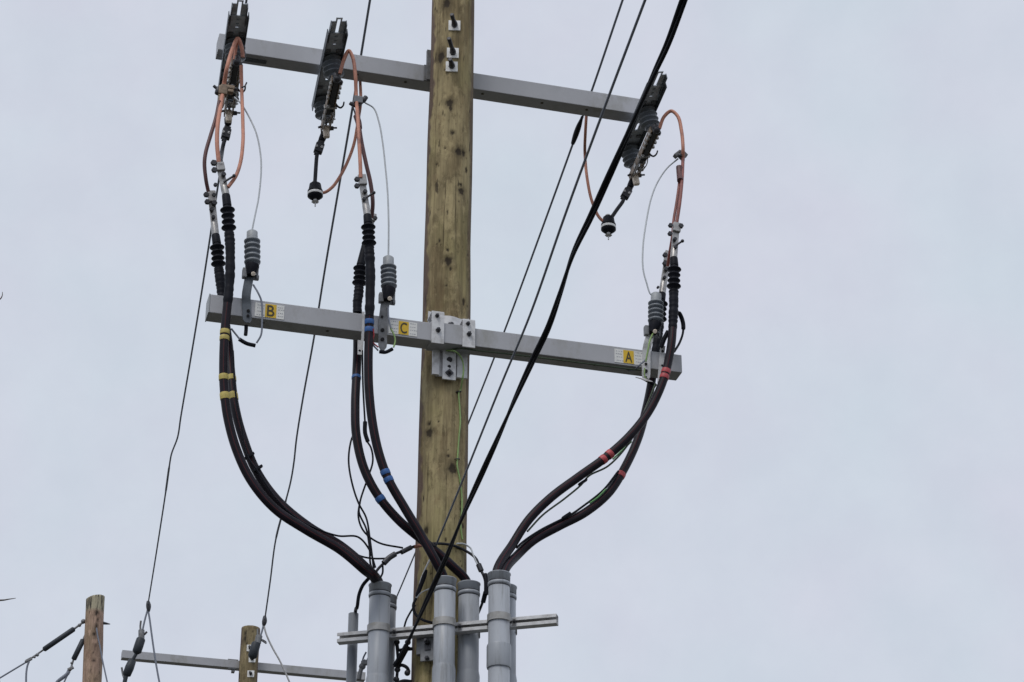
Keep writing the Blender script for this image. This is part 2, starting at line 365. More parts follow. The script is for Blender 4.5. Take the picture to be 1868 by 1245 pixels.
def build_pole(name, label, x_at, y, zd, z1, r_at, knots, material, nseg=160, dz=.007, seed=1, tilt=0.0, stains=True):
    root = thing(name, label, 'utility pole', (x_at(0), y, 0))
    V, fs, kn, st, top = pole_mesh(x_at, y, 0, zd, z1, r_at, knots, nseg, dz, seed, tilt, stains)
    V = V - np.array(root.location)
    me = bpy.data.meshes.new('shaft'); o = bpy.data.objects.new('shaft', me); C.objects.link(o); o.parent = root
    me.from_pydata(V.tolist(), [], fs.tolist() + [top.tolist()])
    me.polygons.foreach_set('use_smooth', [True] * len(fs) + [False])
    for nm, arr in (('knot', kn), ('stain', st)):
        a = me.attributes.new(nm, 'FLOAT', 'POINT'); a.data.foreach_set('value', arr.astype(np.float32))
    me.materials.append(material); me.update(); return root
PX = lambda z: -.3375 + (z - 5.155) * .0062
PR = lambda z: .1225 - (z - 5.155) * .0027
def on_pole(px, py, x_at=PX, y=10.0, r_at=PR):
    v = ray(px, py); z = 7
    for _ in range(6):
        cx = x_at(z); r = r_at(z); A = v.x ** 2 + v.y ** 2; B = 2 * (v.x * (CAM.x - cx) + v.y * (CAM.y - y)); Cc = (CAM.x - cx) ** 2 + (CAM.y - y) ** 2 - r * r
        dsc = max(B * B - 4 * A * Cc, 0); t = (-B - math.sqrt(dsc)) / (2 * A); p = CAM + v * t; z = p.z
    nn = Vector((p.x - x_at(z), p.y - y, 0)).normalized(); return p, nn
kn = []
for (px, py, r, e) in [(815, 6, .016, 1.6), (820, 188, .0155, 1.25), (822, 198, .007, 2.0), (826, 242, .008, 1.2), (837, 277, .0155, 1.25), (846, 280, .009, 1.8), (851, 311, .006, 2.4), (841, 337, .007, 1.2), (842, 349, .0135, 1.3), (804, 104, .018, 1.6), (817, 456, .006, 1.2), (818, 476, .016, 1.3), (822, 490, .005, 2.0), (797, 446, .004, 1), (776, 550, .010, 2.6), (846, 551, .006, 3), (814, 521, .006, .7), (783, 773, .008, 1), (783, 790, .015, 1.3), (800, 770, .005, .8), (826, 855, .017, 1.4), (818, 832, .006, 1.2), (777, 968, .010, 1.5), (813, 985, .004, 2), (772, 910, .005, 3), (845, 960, .006, 2), (839, 1025, .004, 1), (842, 1034, .004, 1), (835, 1027, .003, 1), (835, 716, .006, 1.2), (790, 640, .005, 3), (796, 300, .004, 2), (812, 270, .004, 1.4), (785, 390, .005, 3), (827, 1090, .006, 2), (760, 860, .005, 3)]:
    p, nn = on_pole(px, py); kn.append((p.x, p.y, p.z, r * 1.22, e))
rk = random.Random(11)
for i in range(46):
    z = rk.uniform(4.9, 9.1); a = R(rk.uniform(195, 345)); kn.append((PX(z) + PR(z) * math.cos(a), 10 + PR(z) * math.sin(a), z, rk.uniform(.0022, .0052), rk.choice((.8, 1.2, 2.2, 3.5))))
pole = build_pole('utility_pole', 'thick olive brown wooden pole with dark knots running up the middle of the photo', PX, 10.0, 4.7, 9.9, PR, kn, M['wood'])
def square_washer(px, py, parent, pole_fn=on_pole, sz=.062, lean=Vector((.10, 0, 1)), L_=.055, ang=0.0, r=.011):
    p, nn = pole_fn(px, py); nn = Vector((.05, -1, 0)).normalized(); c = p + nn * .004; sx = Vector((0, 0, 1)).cross(nn).normalized() * -1
    X = sx * math.cos(ang) + UP * math.sin(ang); Z = UP * math.cos(ang) - sx * math.sin(ang)
    b = MB().box(c, X, nn, Z, sz, .007, sz, .001)
    wsh = obj('washer', b, M['white_zinc'], parent)
    ax = (nn + X * .22 + UP * .06).normalized()
    k = MB().lathe(c + nn * .003, c + nn * .02, [(0, .017), (.85, .016), (1, .013)], 6, False)
    k.cyl(c + nn * .015, c + nn * .015 + ax * (.005 + L_), r, 10, .002); k.lathe(c + nn * .018, c + nn * .018 + ax * .03, [(0, .016), (1, .011)], 10)
    obj('bolt', k, M['boltm'], wsh)
square_washer(829, 48, pole, L_=.075); square_washer(826, 98, pole, L_=.105); square_washer(824, 123, pole, L_=.045)

# ---------------------------------------------------------------- crossarms
def arm_pt(t, off, z): return P0 + D * t + NN * off + UP * z
up_arm = thing('crossarm', 'upper grey crossarm bolted behind the middle pole carrying three switches', 'crossarm', arm_pt(0, -.162, 8.566), 'grey crossarms')
obj('beam', MB().box(arm_pt(-.045, -.1625, 8.566), D, NN, UP, 2.31, .095, .101, .004), M['arm'], up_arm)
b = MB().box(arm_pt(-.090, -.09, 8.60), D, NN, UP, .024, .02, .19, .002)
b.box(arm_pt(-.10, -.09, 8.55), D, NN, UP, .03, .008, .10, .002)
obj('mounting_bracket', b, M['galvdark'], up_arm)
b = MB().box(arm_pt(-1.02, -.165, 8.5135), D, NN, UP, .16, .03, .003, .0005); [obj('bolt_hole', MB().cyl(arm_pt(t_, -.15, 8.5155), arm_pt(t_, -.15, 8.5140), .008, 12), M['ink'], up_arm) for t_ in (-.46, -.2, .22, .55, .8)]
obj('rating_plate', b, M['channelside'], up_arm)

low_arm = thing('crossarm', 'lower grey crossarm across the middle pole front with yellow B, C and A labels', 'crossarm', arm_pt(0, .174, 6.838), 'grey crossarms')
Q = -.0195
obj('beam', MB().box(arm_pt(Q, .1745, 6.838), D, NN, UP, 2.342, .095, .097, .004), M['arm'], low_arm)
obj('end_cap', MB().box(arm_pt(-1.1935, .1745, 6.838), D, NN, UP, .006, .099, .101, .002), M['capgrey'], low_arm)
# sleeve round the middle of the beam
s_ = U(826, 612, .226); ts = (s_ - P0).dot(D)
obj('sleeve', MB().box(arm_pt(ts, .1745, 6.838), D, NN, UP, .22, .104, .106, .002), M['arm'], low_arm)
# galvanised clamp: two front straps, wavy back plate, lower plate on the pole
def strap(px, hh, zz):
    c = U(px, 600, .229); t = (c - P0).dot(D)
    m = MB().box(arm_pt(t, .2315, zz), D, NN, UP, .062, .008, hh, .002)
    m.box(arm_pt(t, .18, zz + hh / 2 + .0035), D, NN, UP, .062, .10, .007, .002)
    return m, t
for px, hh, zz in ((798.5, .170, 6.857), (855, .148, 6.846)):
    m, t = strap(px, hh, zz); so_ = obj('strap', m, M['galv'], low_arm)
    k = MB(); k.bolt(arm_pt(t, .2355, 6.842), NN, .0125, .012); k.bolt(arm_pt(t - .006, .2355, zz + hh / 2 - .022), NN, .0105, .010); obj('bolt', k, M['boltm'], so_)
m = MB()
tl = (U(780, 580, .13) - P0).dot(D); tr = (U(866, 580, .13) - P0).dot(D); nseg = 22
for (za, zb, ta, tb, wav) in [(6.80, 6.985, tl, tr, .008)]:
    vs = []; fs = []
    for i in range(nseg + 1):
        u = i / nseg; t = ta + (tb - ta) * u; o_ = .137 + wav * math.cos(u * 4 * math.pi)
        zt = zb + .006 * math.cos(u * 5) - (.03 if u > .9 else 0)
        for (oo, z) in ((o_, za), (o_, zt), (o_ - .007, zt), (o_ - .007, za)): vs.append(arm_pt(t, oo, z))
    for i in range(nseg):
        for k in range(4): fs.append([i * 4 + k, (i + 1) * 4 + k, (i + 1) * 4 + (k + 1) % 4, i * 4 + (k + 1) % 4])
    fs.append([0, 1, 2, 3]); fs.append([nseg * 4 + 3, nseg * 4 + 2, nseg * 4 + 1, nseg * 4])
    m.add(vs, fs, False)
bp = obj('back_plate', m, M['galv'], low_arm)
k = MB()
p_ = arm_pt((tl + tr) / 2 - .01, .15, 6.915); k.bolt(p_, NN, .02, .02)
obj('bolt', k, M['boltm'], bp)
# lower plate
m = MB(); zc = 6.66
def lp(px, off): return (U(px, 668, off) - P0).dot(D)
zlo = U(800, 686, .13).z; zlo2 = U(820, 693, .15).z
m.box(arm_pt(lp(794.5, .135), .137, (6.79 + zlo) / 2), D, NN, UP, .034, .014, 6.79 - zlo, .002)
m.box(arm_pt(lp(820, .13), .125, (6.79 + zlo) / 2), D, NN, UP, .13, .008, 6.79 - zlo, .001)
m.box(arm_pt(lp(843, .135), .134, (6.79 + zlo) / 2), D, NN, UP, .052, .012, 6.79 - zlo, .002)
for t_ in (-.93, -.62, .36, .71, .88): obj('bolt_hole', MB().cyl(arm_pt(t_, .185, 6.7905), arm_pt(t_, .185, 6.7885), .008, 12), M['ink'], low_arm)
lpo = obj('lower_plate', m, M['galv'], low_arm)
m = MB().box(arm_pt(lp(819.5, .15), .1465, (6.785 + zlo2) / 2), D, NN, UP, .066, .010, 6.785 - zlo2, .002)
sv = obj('tongue', m, M['galv'], lpo)
k = MB()
c = U(819.5, 681, .1515); k.box(c + NN * .004, (D + UP).normalized(), NN, (UP - D).normalized(), .030, .008, .030, .001); k.bolt(c + NN * .008, NN, .010, .01)
k.cyl(U(819.5, 669, .151), U(819.5, 669, .154), .0085, 12); k.cyl(U(820, 656.5, .151), U(820, 656.5, .156), .014, 12)
obj('bolt', k, M['boltm'], low_arm)

def text_mesh(ch, c, h, width, material, parent, off_dir=NN, X=D, thick=.0012, bold=.0):
    cu = bpy.data.curves.new('t', 'FONT'); cu.body = ch; cu.size = 1; cu.extrude = .02; cu.offset = bold
    to = bpy.data.objects.new('t', cu); C.objects.link(to); bpy.context.view_layer.update()
    me = bpy.data.meshes.new_from_object(to.evaluated_get(bpy.context.evaluated_depsgraph_get()))
    vs = [v.co.copy() for v in me.vertices]; fs = [list(p.vertices) for p in me.polygons]
    bpy.data.objects.remove(to); bpy.data.curves.remove(cu); bpy.data.meshes.remove(me)
    x0 = min(v.x for v in vs); x1 = max(v.x for v in vs); y0 = min(v.y for v in vs); y1 = max(v.y for v in vs)
    m = MB().add([c + X * (((v.x - x0) / (x1 - x0) - .5) * width) + UP * (((v.y - y0) / (y1 - y0) - .5) * h) + off_dir * (thick * (1 if v.z > 0 else 0)) for v in vs], fs)
    return obj('letter', m, material, parent)
def phase_label(ch, xa, xb, ya, xl, xr, seed):
    rnd = random.Random(seed)
    f = lambda px: (U(px, ya, .223) - P0).dot(D)
    t0, t1, ta, tb = f(xa), f(xb), f(xl), f(xr); zc = 6.836; h = .074
    lab = obj('phase_label', MB().box(arm_pt((t0 + t1) / 2, .2232, zc), D, NN, UP, t1 - t0, .0022, h, 0), M['white'], low_arm, 'white and yellow label marked ' + ch)
    obj('yellow_panel', MB().box(arm_pt((ta + tb) / 2, .2249, zc), D, NN, UP, tb - ta, .0013, h - .003, 0), M['yellow'], lab)
    text_mesh(ch, arm_pt((ta + tb) / 2, .2258, zc), .058, (tb - ta) * .66, M['ink'], lab, bold=.008)
    for (a, b_) in ((t0, ta), (tb, t1)):
        k = MB()
        for i in range(4):
            z = zc + h * (.36 - .23 * i) + rnd.uniform(-.003, .003)
            x = a + (b_ - a) * rnd.uniform(.12, .25)
            while x < b_ - (b_ - a) * .15:
                L_ = rnd.uniform(.003, .008); k.box(arm_pt(x + L_ / 2, .2246, z), D, NN, UP, L_, .0006, rnd.uniform(.0025, .005)); x += L_ + rnd.uniform(.002, .005)
        obj('faded_print', k, M['paleink'], lab)
phase_label('B', 465, 518.5, 568, 483.5, 504, 1); phase_label('C', 709, 761, 600, 727, 745.5, 2); phase_label('A', 1121, 1173, 652, 1137, 1156, 3)

# ---------------------------------------------------------------- disconnect switches slung under the upper arm
class Fr:
    def __init__(s, o, yaw, roll):
        a = R(yaw); s.o = o; X = Vector((math.cos(a), math.sin(a), 0)); s.y = Vector((-math.sin(a), math.cos(a), 0))
        s.x = X * math.cos(roll) + UP * math.sin(roll); s.z = UP * math.cos(roll) - X * math.sin(roll)
    def __call__(s, x, y, z): return s.o + s.x * x + s.y * y + s.z * z
def switch(label, tip, roll, zt):
    fr = Fr(W(tip[0], tip[1], zt), 10.9, roll); X, Yv, Z = fr.x, fr.y, fr.z
    t = thing('disconnect_switch', label, 'switch', fr(0, .4, 0), 'pole top disconnect switches')
    B = lambda m, x0, x1, y0, y1, z0, z1, bv=.001: m.box(fr((x0 + x1) / 2, (y0 + y1) / 2, (z0 + z1) / 2), X, Yv, Z, x1 - x0, y1 - y0, z1 - z0, bv)
    m = MB()   # inner tongue with its long slot
    B(m, -.036, -.008, .02, .12, -.005, 0); B(m, .008, .036, .02, .12, -.005, 0); B(m, -.036, .036, .12, .20, -.005, 0)
    B(m, -.016, -.008, -.002, .024, -.005, 0); B(m, .008, .016, -.002, .024, -.005, 0); B(m, -.0165, .0165, -.010, .001, -.005, 0)
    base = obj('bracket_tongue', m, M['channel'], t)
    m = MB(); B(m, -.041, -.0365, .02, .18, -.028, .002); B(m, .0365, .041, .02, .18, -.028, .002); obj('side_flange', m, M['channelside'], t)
    m = MB()   # outer channel with holes along its middle
    holes = [(.132, .150), (.172, .186), (.206, .214), (.475, .545)]
    y = .112
    for h0, h1 in holes:
        B(m, -.0075, .0075, y, h0, -.012, -.006, 0); y = h1
    B(m, -.0075, .0075, y, .79, -.012, -.006, 0)
    B(m, -.047, -.0075, .112, .79, -.012, -.006, 0); B(m, .0075, .047, .112, .79, -.012, -.006, 0)
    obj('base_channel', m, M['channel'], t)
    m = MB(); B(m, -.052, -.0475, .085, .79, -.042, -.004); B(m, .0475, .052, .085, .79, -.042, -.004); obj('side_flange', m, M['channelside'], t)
    k = MB()
    for (x_, y_) in ((-.028, .262), (.028, .262), (-.028, .60), (.028, .60)): B(k, x_ - .014, x_ + .014, y_ - .010, y_ + .010, -.022, -.013, .003)
    obj('clip', k, M['galvdark'], t)
    posts = []
    for yy in (.325, .71):
        prof = [(0, .034)]; nsh = 4
        for i in range(nsh):
            a = .05 + i * .225; prof += [(a, .033), (a + .08, .051), (a + .10, .0535), (a + .12, .051), (a + .17, .034)]
        prof += [(.94, .03), (1, .028)]
        posts.append(obj('post_insulator', MB().lathe(fr(0, yy, -.013), fr(0, yy, -.142), prof, 24), M['slate'], t))
        m = MB().cyl(fr(0, yy, -.142), fr(0, yy, -.160), .024, 12, .002); m.bolt(fr(0, yy, -.16), -Z, .012, .01); obj('metal_cap', m, M['galvdark'], posts[-1])
    # blade
    m = MB(); zb = -.178
    B(m, -.024, -.018, .27, .765, zb - .016, zb + .016); B(m, .018, .024, .27, .765, zb - .016, zb + .016)
    bl = obj('blade', m, M['bronze'], t)
    m = MB(); B(m, -.014, .014, .25, .52, zb - .018, zb + .016, .006); B(m, -.022, .022, .55, .60, zb - .014, zb + .014, .004)
    obj('arc_shield', m, M['boltm'], bl)
    m = MB()
    for i, yy in enumerate((.30, .34, .385, .43)):
        for sx in (-1, 1): B(m, sx * .026 - .007, sx * .026 + .007, yy - .010, yy + .006, zb - .024, zb - .006, .003)
    B(m, -.034, .034, .52, .535, zb - .020, zb + .002, .003); m.bolt(fr(.012, .57, zb - .018), -Z, .009, .008); m.bolt(fr(-.015, .50, zb - .018), -Z, .010, .008)
    m.bolt(fr(.0, .63, zb - .016), -Z, .009, .008); m.bolt(fr(.028, .66, zb), X, .008, .008)
    B(m, -.03, -.012, .605, .64, zb - .020, zb, .003); B(m, .006, .03, .645, .67, zb - .022, zb, .003)
    m.tube([fr(-.02, .50, zb - .02), fr(-.026, .56, zb - .028), fr(-.02, .64, zb - .026), fr(-.016, .72, zb - .02)], .0035, 8, 5)
    m.tube([fr(.02, .52, zb - .02), fr(.026, .58, zb - .03), fr(.024, .66, zb - .022)], .003, 8, 5)
    obj('contact_finger', m, M['lug'], bl)
    m = MB(); P = [fr(.020, .50, zb), fr(.036, .52, zb - .01), fr(.050, .52, zb - .02), fr(.062, .50, zb - .02), fr(.064, .475, zb - .014)]
    m.tube(P, lambda u: .006 - .002 * u, 8, 6); obj('pull_hook', m, M['boltm'], bl)
    m = MB().box(fr(0, .735, zb - .030), X, Yv, Z, .034, .030, .072, .012); obj('hinge_insulator', m, M['bone'], bl)
    m = MB(); m.bolt(fr(.024, .745, zb), X, .010, .02); m.cyl(fr(-.024, .73, zb), fr(-.040, .73, zb - .006), .006, 8); m.cyl(fr(.024, .765, zb), fr(.045, .755, zb - .004), .004, 8); obj('hinge_pin', m, M['boltm'], bl)
    m = MB().cyl(fr(0, .26, zb + .018), fr(0, .26, zb - .03), .020, 10, .003); m.sphere(fr(.0, .25, zb - .02), .020); m.sphere(fr(.022, .29, zb - .014), .014)
    obj('terminal', m, M['boltm'], t)
    return fr(0, .25, zb - .01), fr(0, .775, zb - .01), t
TB = switch('leftmost switch on the upper crossarm, hung at its left end beside yellow banded cables', (438.5, 2), .07, 8.50)
TC = switch('middle switch of the upper crossarm, between its left end and the wooden pole', (619, 34), .14, 8.50)
TA = switch('rightmost switch on the upper crossarm, partly hidden behind the thick black cable', (1204, 132), .20, 8.50)
for n_, q in (('B', TB), ('C', TC), ('A', TA)): print('switch', n_, [round(a) for a in proj(q[0])], [round(a) for a in proj(q[1])], round(offU(q[0]), 3), round(offU(q[1]), 3))

# tap clamps and leads hanging from the blade far ends
def boot(name_label, T, rod, body, tail, bell=None, bl_label=None):
    o = offU(T[1]); a = T[1]; r1 = U(*rod, o); bc = U(*body, o)
    t = thing('line_tap', name_label, 'cable connector', a, 'black taps below the switches')
    m = MB().lathe(a, r1, [(0, .017), (.2, .020), (.8, .019), (1, .016)], 14); obj('rubber_boot', m, M['black'], t)
    ax = (bc - r1).normalized(); sd = ax.cross(NN).normalized()
    m = MB().box(bc, sd, NN, ax, .046, .036, .055, .006); m.box(bc - ax * .035, sd, NN, ax, .036, .03, .018, .004)
    m.box(bc + ax * .034 + sd * .010, sd, NN, ax, .014, .02, .020, .003)
    cl = obj('clamp_body', m, M['boltm'], t)
    m = MB(); m.bolt(bc - sd * .012 + NN * .018, NN, .008, .006); m.bolt(bc + sd * .016 + NN * .018 + ax * .004, NN, .007, .006); obj('bolt', m, M['galv'], cl)
    P = [bc + ax * .03] + pts(tail, o); m = MB().tube(P, .0105, 10, 6); obj('lead', m, M['wirecover'], t)
    if bell:
        bx, by = bell; top = U(bx, by - 15, o); bot = U(bx, by + 14, o); Z = (top - bot).normalized()
        b_ = thing('bell_connector', bl_label, 'cable connector', top, 'bell shaped connectors with a white ring')
        H = (top - bot).length
        m = MB().lathe(top, bot, [(0, .014), (.06, .030), (.45, .036), (.47, .040), (.60, .041), (.62, .038)], 20); 
        m.lathe(top + (bot - top) * .72, bot, [(0, .040), (.35, .041), (.8, .028), (1, .018)], 20); obj('bell_body', m, M['black'], b_)
        m = MB().lathe(top + (bot - top) * .60, top + (bot - top) * .74, [(0, .0405), (.5, .042), (1, .0405)], 20); obj('white_ring', m, M['ring'], b_)
        m = MB(); e = bot - Z * .012; m.cyl(bot, e, .010, 8); m.lathe(e, e - Z * .008, [(0, .012), (.5, .021), (1, .010)], 6, False); m.cyl(e - Z * .008, e - Z * .032, .0035, 8)
        m.tube([top + Vector((-.018, 0, -.004)), top + Vector((-.012, 0, .012)), top + Vector((.004, 0, .014)), top + Vector((.012, 0, -.002))], .004, 8, 6)
        obj('eye_bolt', m, M['galv'], b_)
        return b_, (top + bot) / 2
boot('black tap clamp under the leftmost switch feeding two copper leads', TB, (416, 228), (412.5, 245), [(408, 262), (405, 276), (403, 292, .05), (404, 303, .30)])
_, bellC = boot('black tap clamp hanging below the middle switch', TC, (586, 258), (582, 271), [(578, 285), (576, 310), (574.5, 335)], (575, 350), 'black bell connector with a white ring at the bottom of the middle switch lead')
_, bellA = boot('black tap clamp hanging below the rightmost switch', TA, (1149, 342), (1142.5, 354), [(1136, 368), (1126, 382), (1115, 398)], (1110, 411), 'black bell connector with a white ring beside the thick black cable')

# ---------------------------------------------------------------- jumper wires
def wire(name, label, P, r, m_, cat='wire', group=None, n=10, sub=8, kind=None):
    o = obj(name, MB().tube(P, r, n, sub), m_); return tag(o, label, cat, group)
oB, oC, oA = offU(TB[0]), offU(TC[0]), offU(TA[0])
fB, fC, fA = offU(TB[1]), offU(TC[1]), offU(TA[1])
GJ = 'copper coloured jumper wires'
def jumper(label, P, r=.0092, m_='copper', n=10): return wire('jumper_wire', label, P, r, M[m_], 'jumper wire', GJ, n)
jumper('salmon jumper looping from the leftmost switch top down its left side to the centre lug', pts([(443, 105, oB + .02), (441, 88, oB + .03), (434, 71, oB + .04), (425, 88, oB + .05), (414, 125, oB + .07), (408, 158, .12), (403, 190, .2), (397, 230, .28), (396, 262, .3), (399, 297, .3)]), .0105)
jumper('short pale jumper beside the left loop at the top of the leftmost switch', pts([(444, 100, oB + .02), (440, 84, oB + .03), (434, 76, oB + .02), (430, 92, oB + .0), (427, 110, oB + .0)]), .008)
jumper('dark jumper bowing out farthest left below the leftmost switch', pts([(400, 185, .2), (394, 215, .22), (384, 248, .24), (375, 280, .25), (373, 300, .25), (376, 330, .24), (380, 350, .22)]), .0095, 'darkcopper')
jumper('salmon jumper dropping on the right of the leftmost switch and curving back to the lug', pts([(440, 120, oB + .03), (441, 165, .1), (443, 225, .2), (443, 262, .28), (439, 295, .3), (430, 322, .31), (416, 342, .31)]), .009)
jumper('salmon jumper arching over from the middle switch and falling to its centre lug', pts([(620, 135, oC + .02), (628, 108, oC + .03), (636, 93, oC + .04), (643, 104, oC + .05), (648, 135, oC + .08), (650, 180, .15), (653, 220, .25), (655, 260, .3), (657, 295, .32), (658, 325, .32)]), .0094)
jumper('salmon jumper coming out behind the upper crossarm and swinging left to the bell connector', [U(655, 118, -.24), U(657, 150, -.22), U(658, 185, -.2), U(653, 222, fC + .05), U(646, 262, fC), U(632, 300, fC), U(618, 326, fC), U(605, 343, fC), U(590, 352, fC), bellC], .0085)
jumper('dark red jumper falling on the right of the middle switch leads to the rear cable', pts([(652, 185, .1), (655, 228, .2), (660, 262, .24), (668, 300, .26), (676, 335, .26), (680, 370, .25), (678, 398, .22)]), .0105, 'darkcopper')
jumper('salmon jumper arching right from the rightmost switch and falling to its clamp', pts([(1203, 235, oA + .01), (1211, 214, oA + .03), (1224, 203, oA + .05), (1236, 212, oA + .07), (1243, 238, oA + .1), (1246, 270, oA + .14), (1246, 290, .18)]), .0094)
jumper('red brown jumper running from the far right clamp down to the lug', pts([(1246, 288, .18), (1244, 330, .26), (1240, 370, .3), (1234, 410, .31)]), .0092, 'redcopper')
jumper('thinner red brown strand beside the right jumper, running past the lug to the rear cable', pts([(1240, 306, .2), (1239, 335, .24), (1234, 372, .26), (1229, 402, .27), (1226, 435, .28), (1221, 465, .24), (1218, 486, .2)]), .0078, 'redcopper')
jumper('long pale salmon jumper hanging from below the upper crossarm to the right bell connector', [U(1070, 206, -.26), U(1068, 240, -.3), U(1067, 280, fA), U(1071, 325, fA), U(1080, 368, fA), U(1094, 398, fA), bellA], .0085)

def clamp(label, px, py, off, kind):
    c = U(px, py, off); t = thing('jumper_clamp', label, 'clamp', c, 'clamps on the jumper wires')
    m = MB()
    if kind == 'B':
        m.box(c, D, NN, UP, .045, .04, .05, .008); m.box(U(403, 185, off), (D - UP * .2).normalized(), NN, UP, .034, .034, .060, .008); m.box(U(415, 160, off), D, NN, UP, .07, .025, .02, .006)
        m.box(U(420, 168, off), D, NN, UP, .03, .03, .016, .004)
        obj('clamp_body', m, M['bronze'], t)
        m = MB().cyl(U(396, 172, off), U(399, 160, off), .014, 8, .003); m.tube([U(396, 162, off), U(392, 159, off), U(390, 157, off)], .008, 8, 4); m.tube([U(440, 160, off), U(446, 158, off), U(450, 151, off)], .004, 8, 4); m.sphere(U(424, 158, off), .012); m.sphere(U(430, 163, off), .010)
        obj('bolt', m, M['boltm'], t)
    elif kind == 'C':
        m.box(c, D, NN, UP, .045, .035, .040, .006); obj('clamp_body', m, M['galvdark'], t)
        m = MB(); m.tube([U(641, 190, off), U(650, 194, off), U(660, 188, off), U(668, 179, off)], lambda u: .010 - .004 * u, 8, 6); m.cyl(U(662, 186, off), U(668, 177, off), .013, 8, .003); m.cyl(U(638, 188, off), U(644, 192, off), .010, 8, .002); m.tube([U(643, 192, off), U(647, 205, off), U(650, 214, off)], .004, 8, 4)
        obj('bolt', m, M['boltm'], t)
        m = MB().tube(pts([(650, 212, off + .03), (654, 224, off + .04), (655, 234, off + .06)]), .016, 10, 4); obj('wrap', m, M['darkcopper'], t)
    else:
        m.box(c, (D - UP).normalized(), NN, (D + UP).normalized(), .045, .03, .04, .004); m.box(U(1236, 282, off), (D + UP).normalized(), NN, (UP - D).normalized(), .045, .03, .022, .004); obj('clamp_body', m, M['galvdark'], t)
        m = MB().cyl(U(1244, 278, off), U(1246, 294, off), .010, 8, .002); m.sphere(U(1240, 284, off + .02), .012); obj('bolt', m, M['boltm'], t)
        m = MB().tube(pts([(1239, 305, .22), (1240, 318, .23), (1241, 330, .26)]), .017, 10, 4); obj('wrap', m, M['darkcopper'], t)
clamp('bronze clamp gripping the jumpers left of the leftmost switch', 406, 167, .14, 'B')
clamp('dark winged clamp on the twin jumpers right of the middle switch', 653, 184, .15, 'C')
clamp('grey diamond shaped clamp on the jumper at the far right', 1244, 283, .17, 'A')

# ---------------------------------------------------------------- power cables with terminations
def lugset(m, mb, top, bot, off, handle=None, nuts=()):
    a = U(*top, off); b = U(*bot, off); ax = (b - a).normalized(); sd = ax.cross(NN).normalized(); c = (a + b) / 2; Ln = (b - a).length
    m.box(c, sd, NN, ax, .034, .012, Ln, .004)
    m.lathe(a + (b - a) * .72, b + ax * .01, [(0, .015), (.1, .018), (1, .018)], 12)
    m.box(a + (b - a) * .12 + NN * .010, sd, NN, ax, .040, .022, Ln * .26, .005)
    for (px, py, r) in nuts:
        p = U(px, py, off + .016); mb.cyl(p - NN * .006, p + NN * .010, r, 6, .002)
    if handle: mb.tube([U(handle[0], handle[1], off + .015), U(handle[2], handle[3], off + .03)], .0055, 8, 2); mb.sphere(U(handle[2], handle[3], off + .03), .009)
def shed_lathe(top, bot, off, n=4, rc=.020, rs=.036):
    a = U(*top, off); b = U(*bot, off); prof = [(0, rc * .9), (.04, rc)]
    for i in range(n):
        s0 = .06 + i * (.88 / n); w_ = .88 / n; R_ = rs * (1 if i in (0, n - 1) else .9)
        prof += [(s0, rc), (s0 + w_ * .35, R_ * .96), (s0 + w_ * .45, R_), (s0 + w_ * .55, R_ * .93), (s0 + w_ * .85, rc)]
    prof += [(1, rc * .95)]; return MB().lathe(a, b, prof, 22)
def cable(label, term_label, lug, sheds, body, path, off_t, tapes, tmat, end, nuts, handle=None, r=.021, rb=.024):
    root = thing('power_cable', label, 'power cable', U(*sheds[0], off_t), 'thick black cables rising from the conduits')
    m = MB(); mb = MB(); lugset(m, mb, lug[0], lug[1], off_t, handle, nuts)
    lg = obj('lug', m, M['lug'], root); obj('bolt', mb, M['boltm'], lg)
    tm = shed_lathe(sheds[0], sheds[1], off_t)
    top = U(*sheds[0], off_t); lb = U(*lug[1], off_t); tm.lathe(lb, top, [(0, .017), (.1, .020), (1, .0215)], 16)
    obj('termination', tm, M['black'], root)
    bp_ = [U(*sheds[1], off_t)] + pts(body, off_t)
    rng = random.Random(int(sheds[0][0])); wob = [rng.uniform(-.0022, .0022) for _ in range(60)]
    obj('taped_neck', MB().tube(bp_, lambda u: rb + wob[int(u * 58)] - .002 * u, 16, 8), M['black'], root)
    P = [bp_[-1]] + pts(path, None) + end
    obj('sheath', MB().tube(P, r, 20, 10), M['sheath'], root)
    for (px, py, hw) in tapes:
        Qs = smooth(P, 24); i = min(range(len(Qs)), key=lambda i: (proj(Qs[i])[0] - px) ** 2 + (proj(Qs[i])[1] - py) ** 2)
        ax = (Qs[min(i + 1, len(Qs) - 1)] - Qs[max(i - 1, 0)]).normalized()
        h_ = hw / 400 / max(.35, math.hypot(ax.x, ax.z * .88 + ax.y * -.47))
        obj('tape_band', MB().lathe(Qs[i] - ax * h_, Qs[i] + ax * h_, [(0, r + .0012), (.1, r + .0022), (.9, r + .002), (1, r + .0012)], 20), tmat, root)
    return root
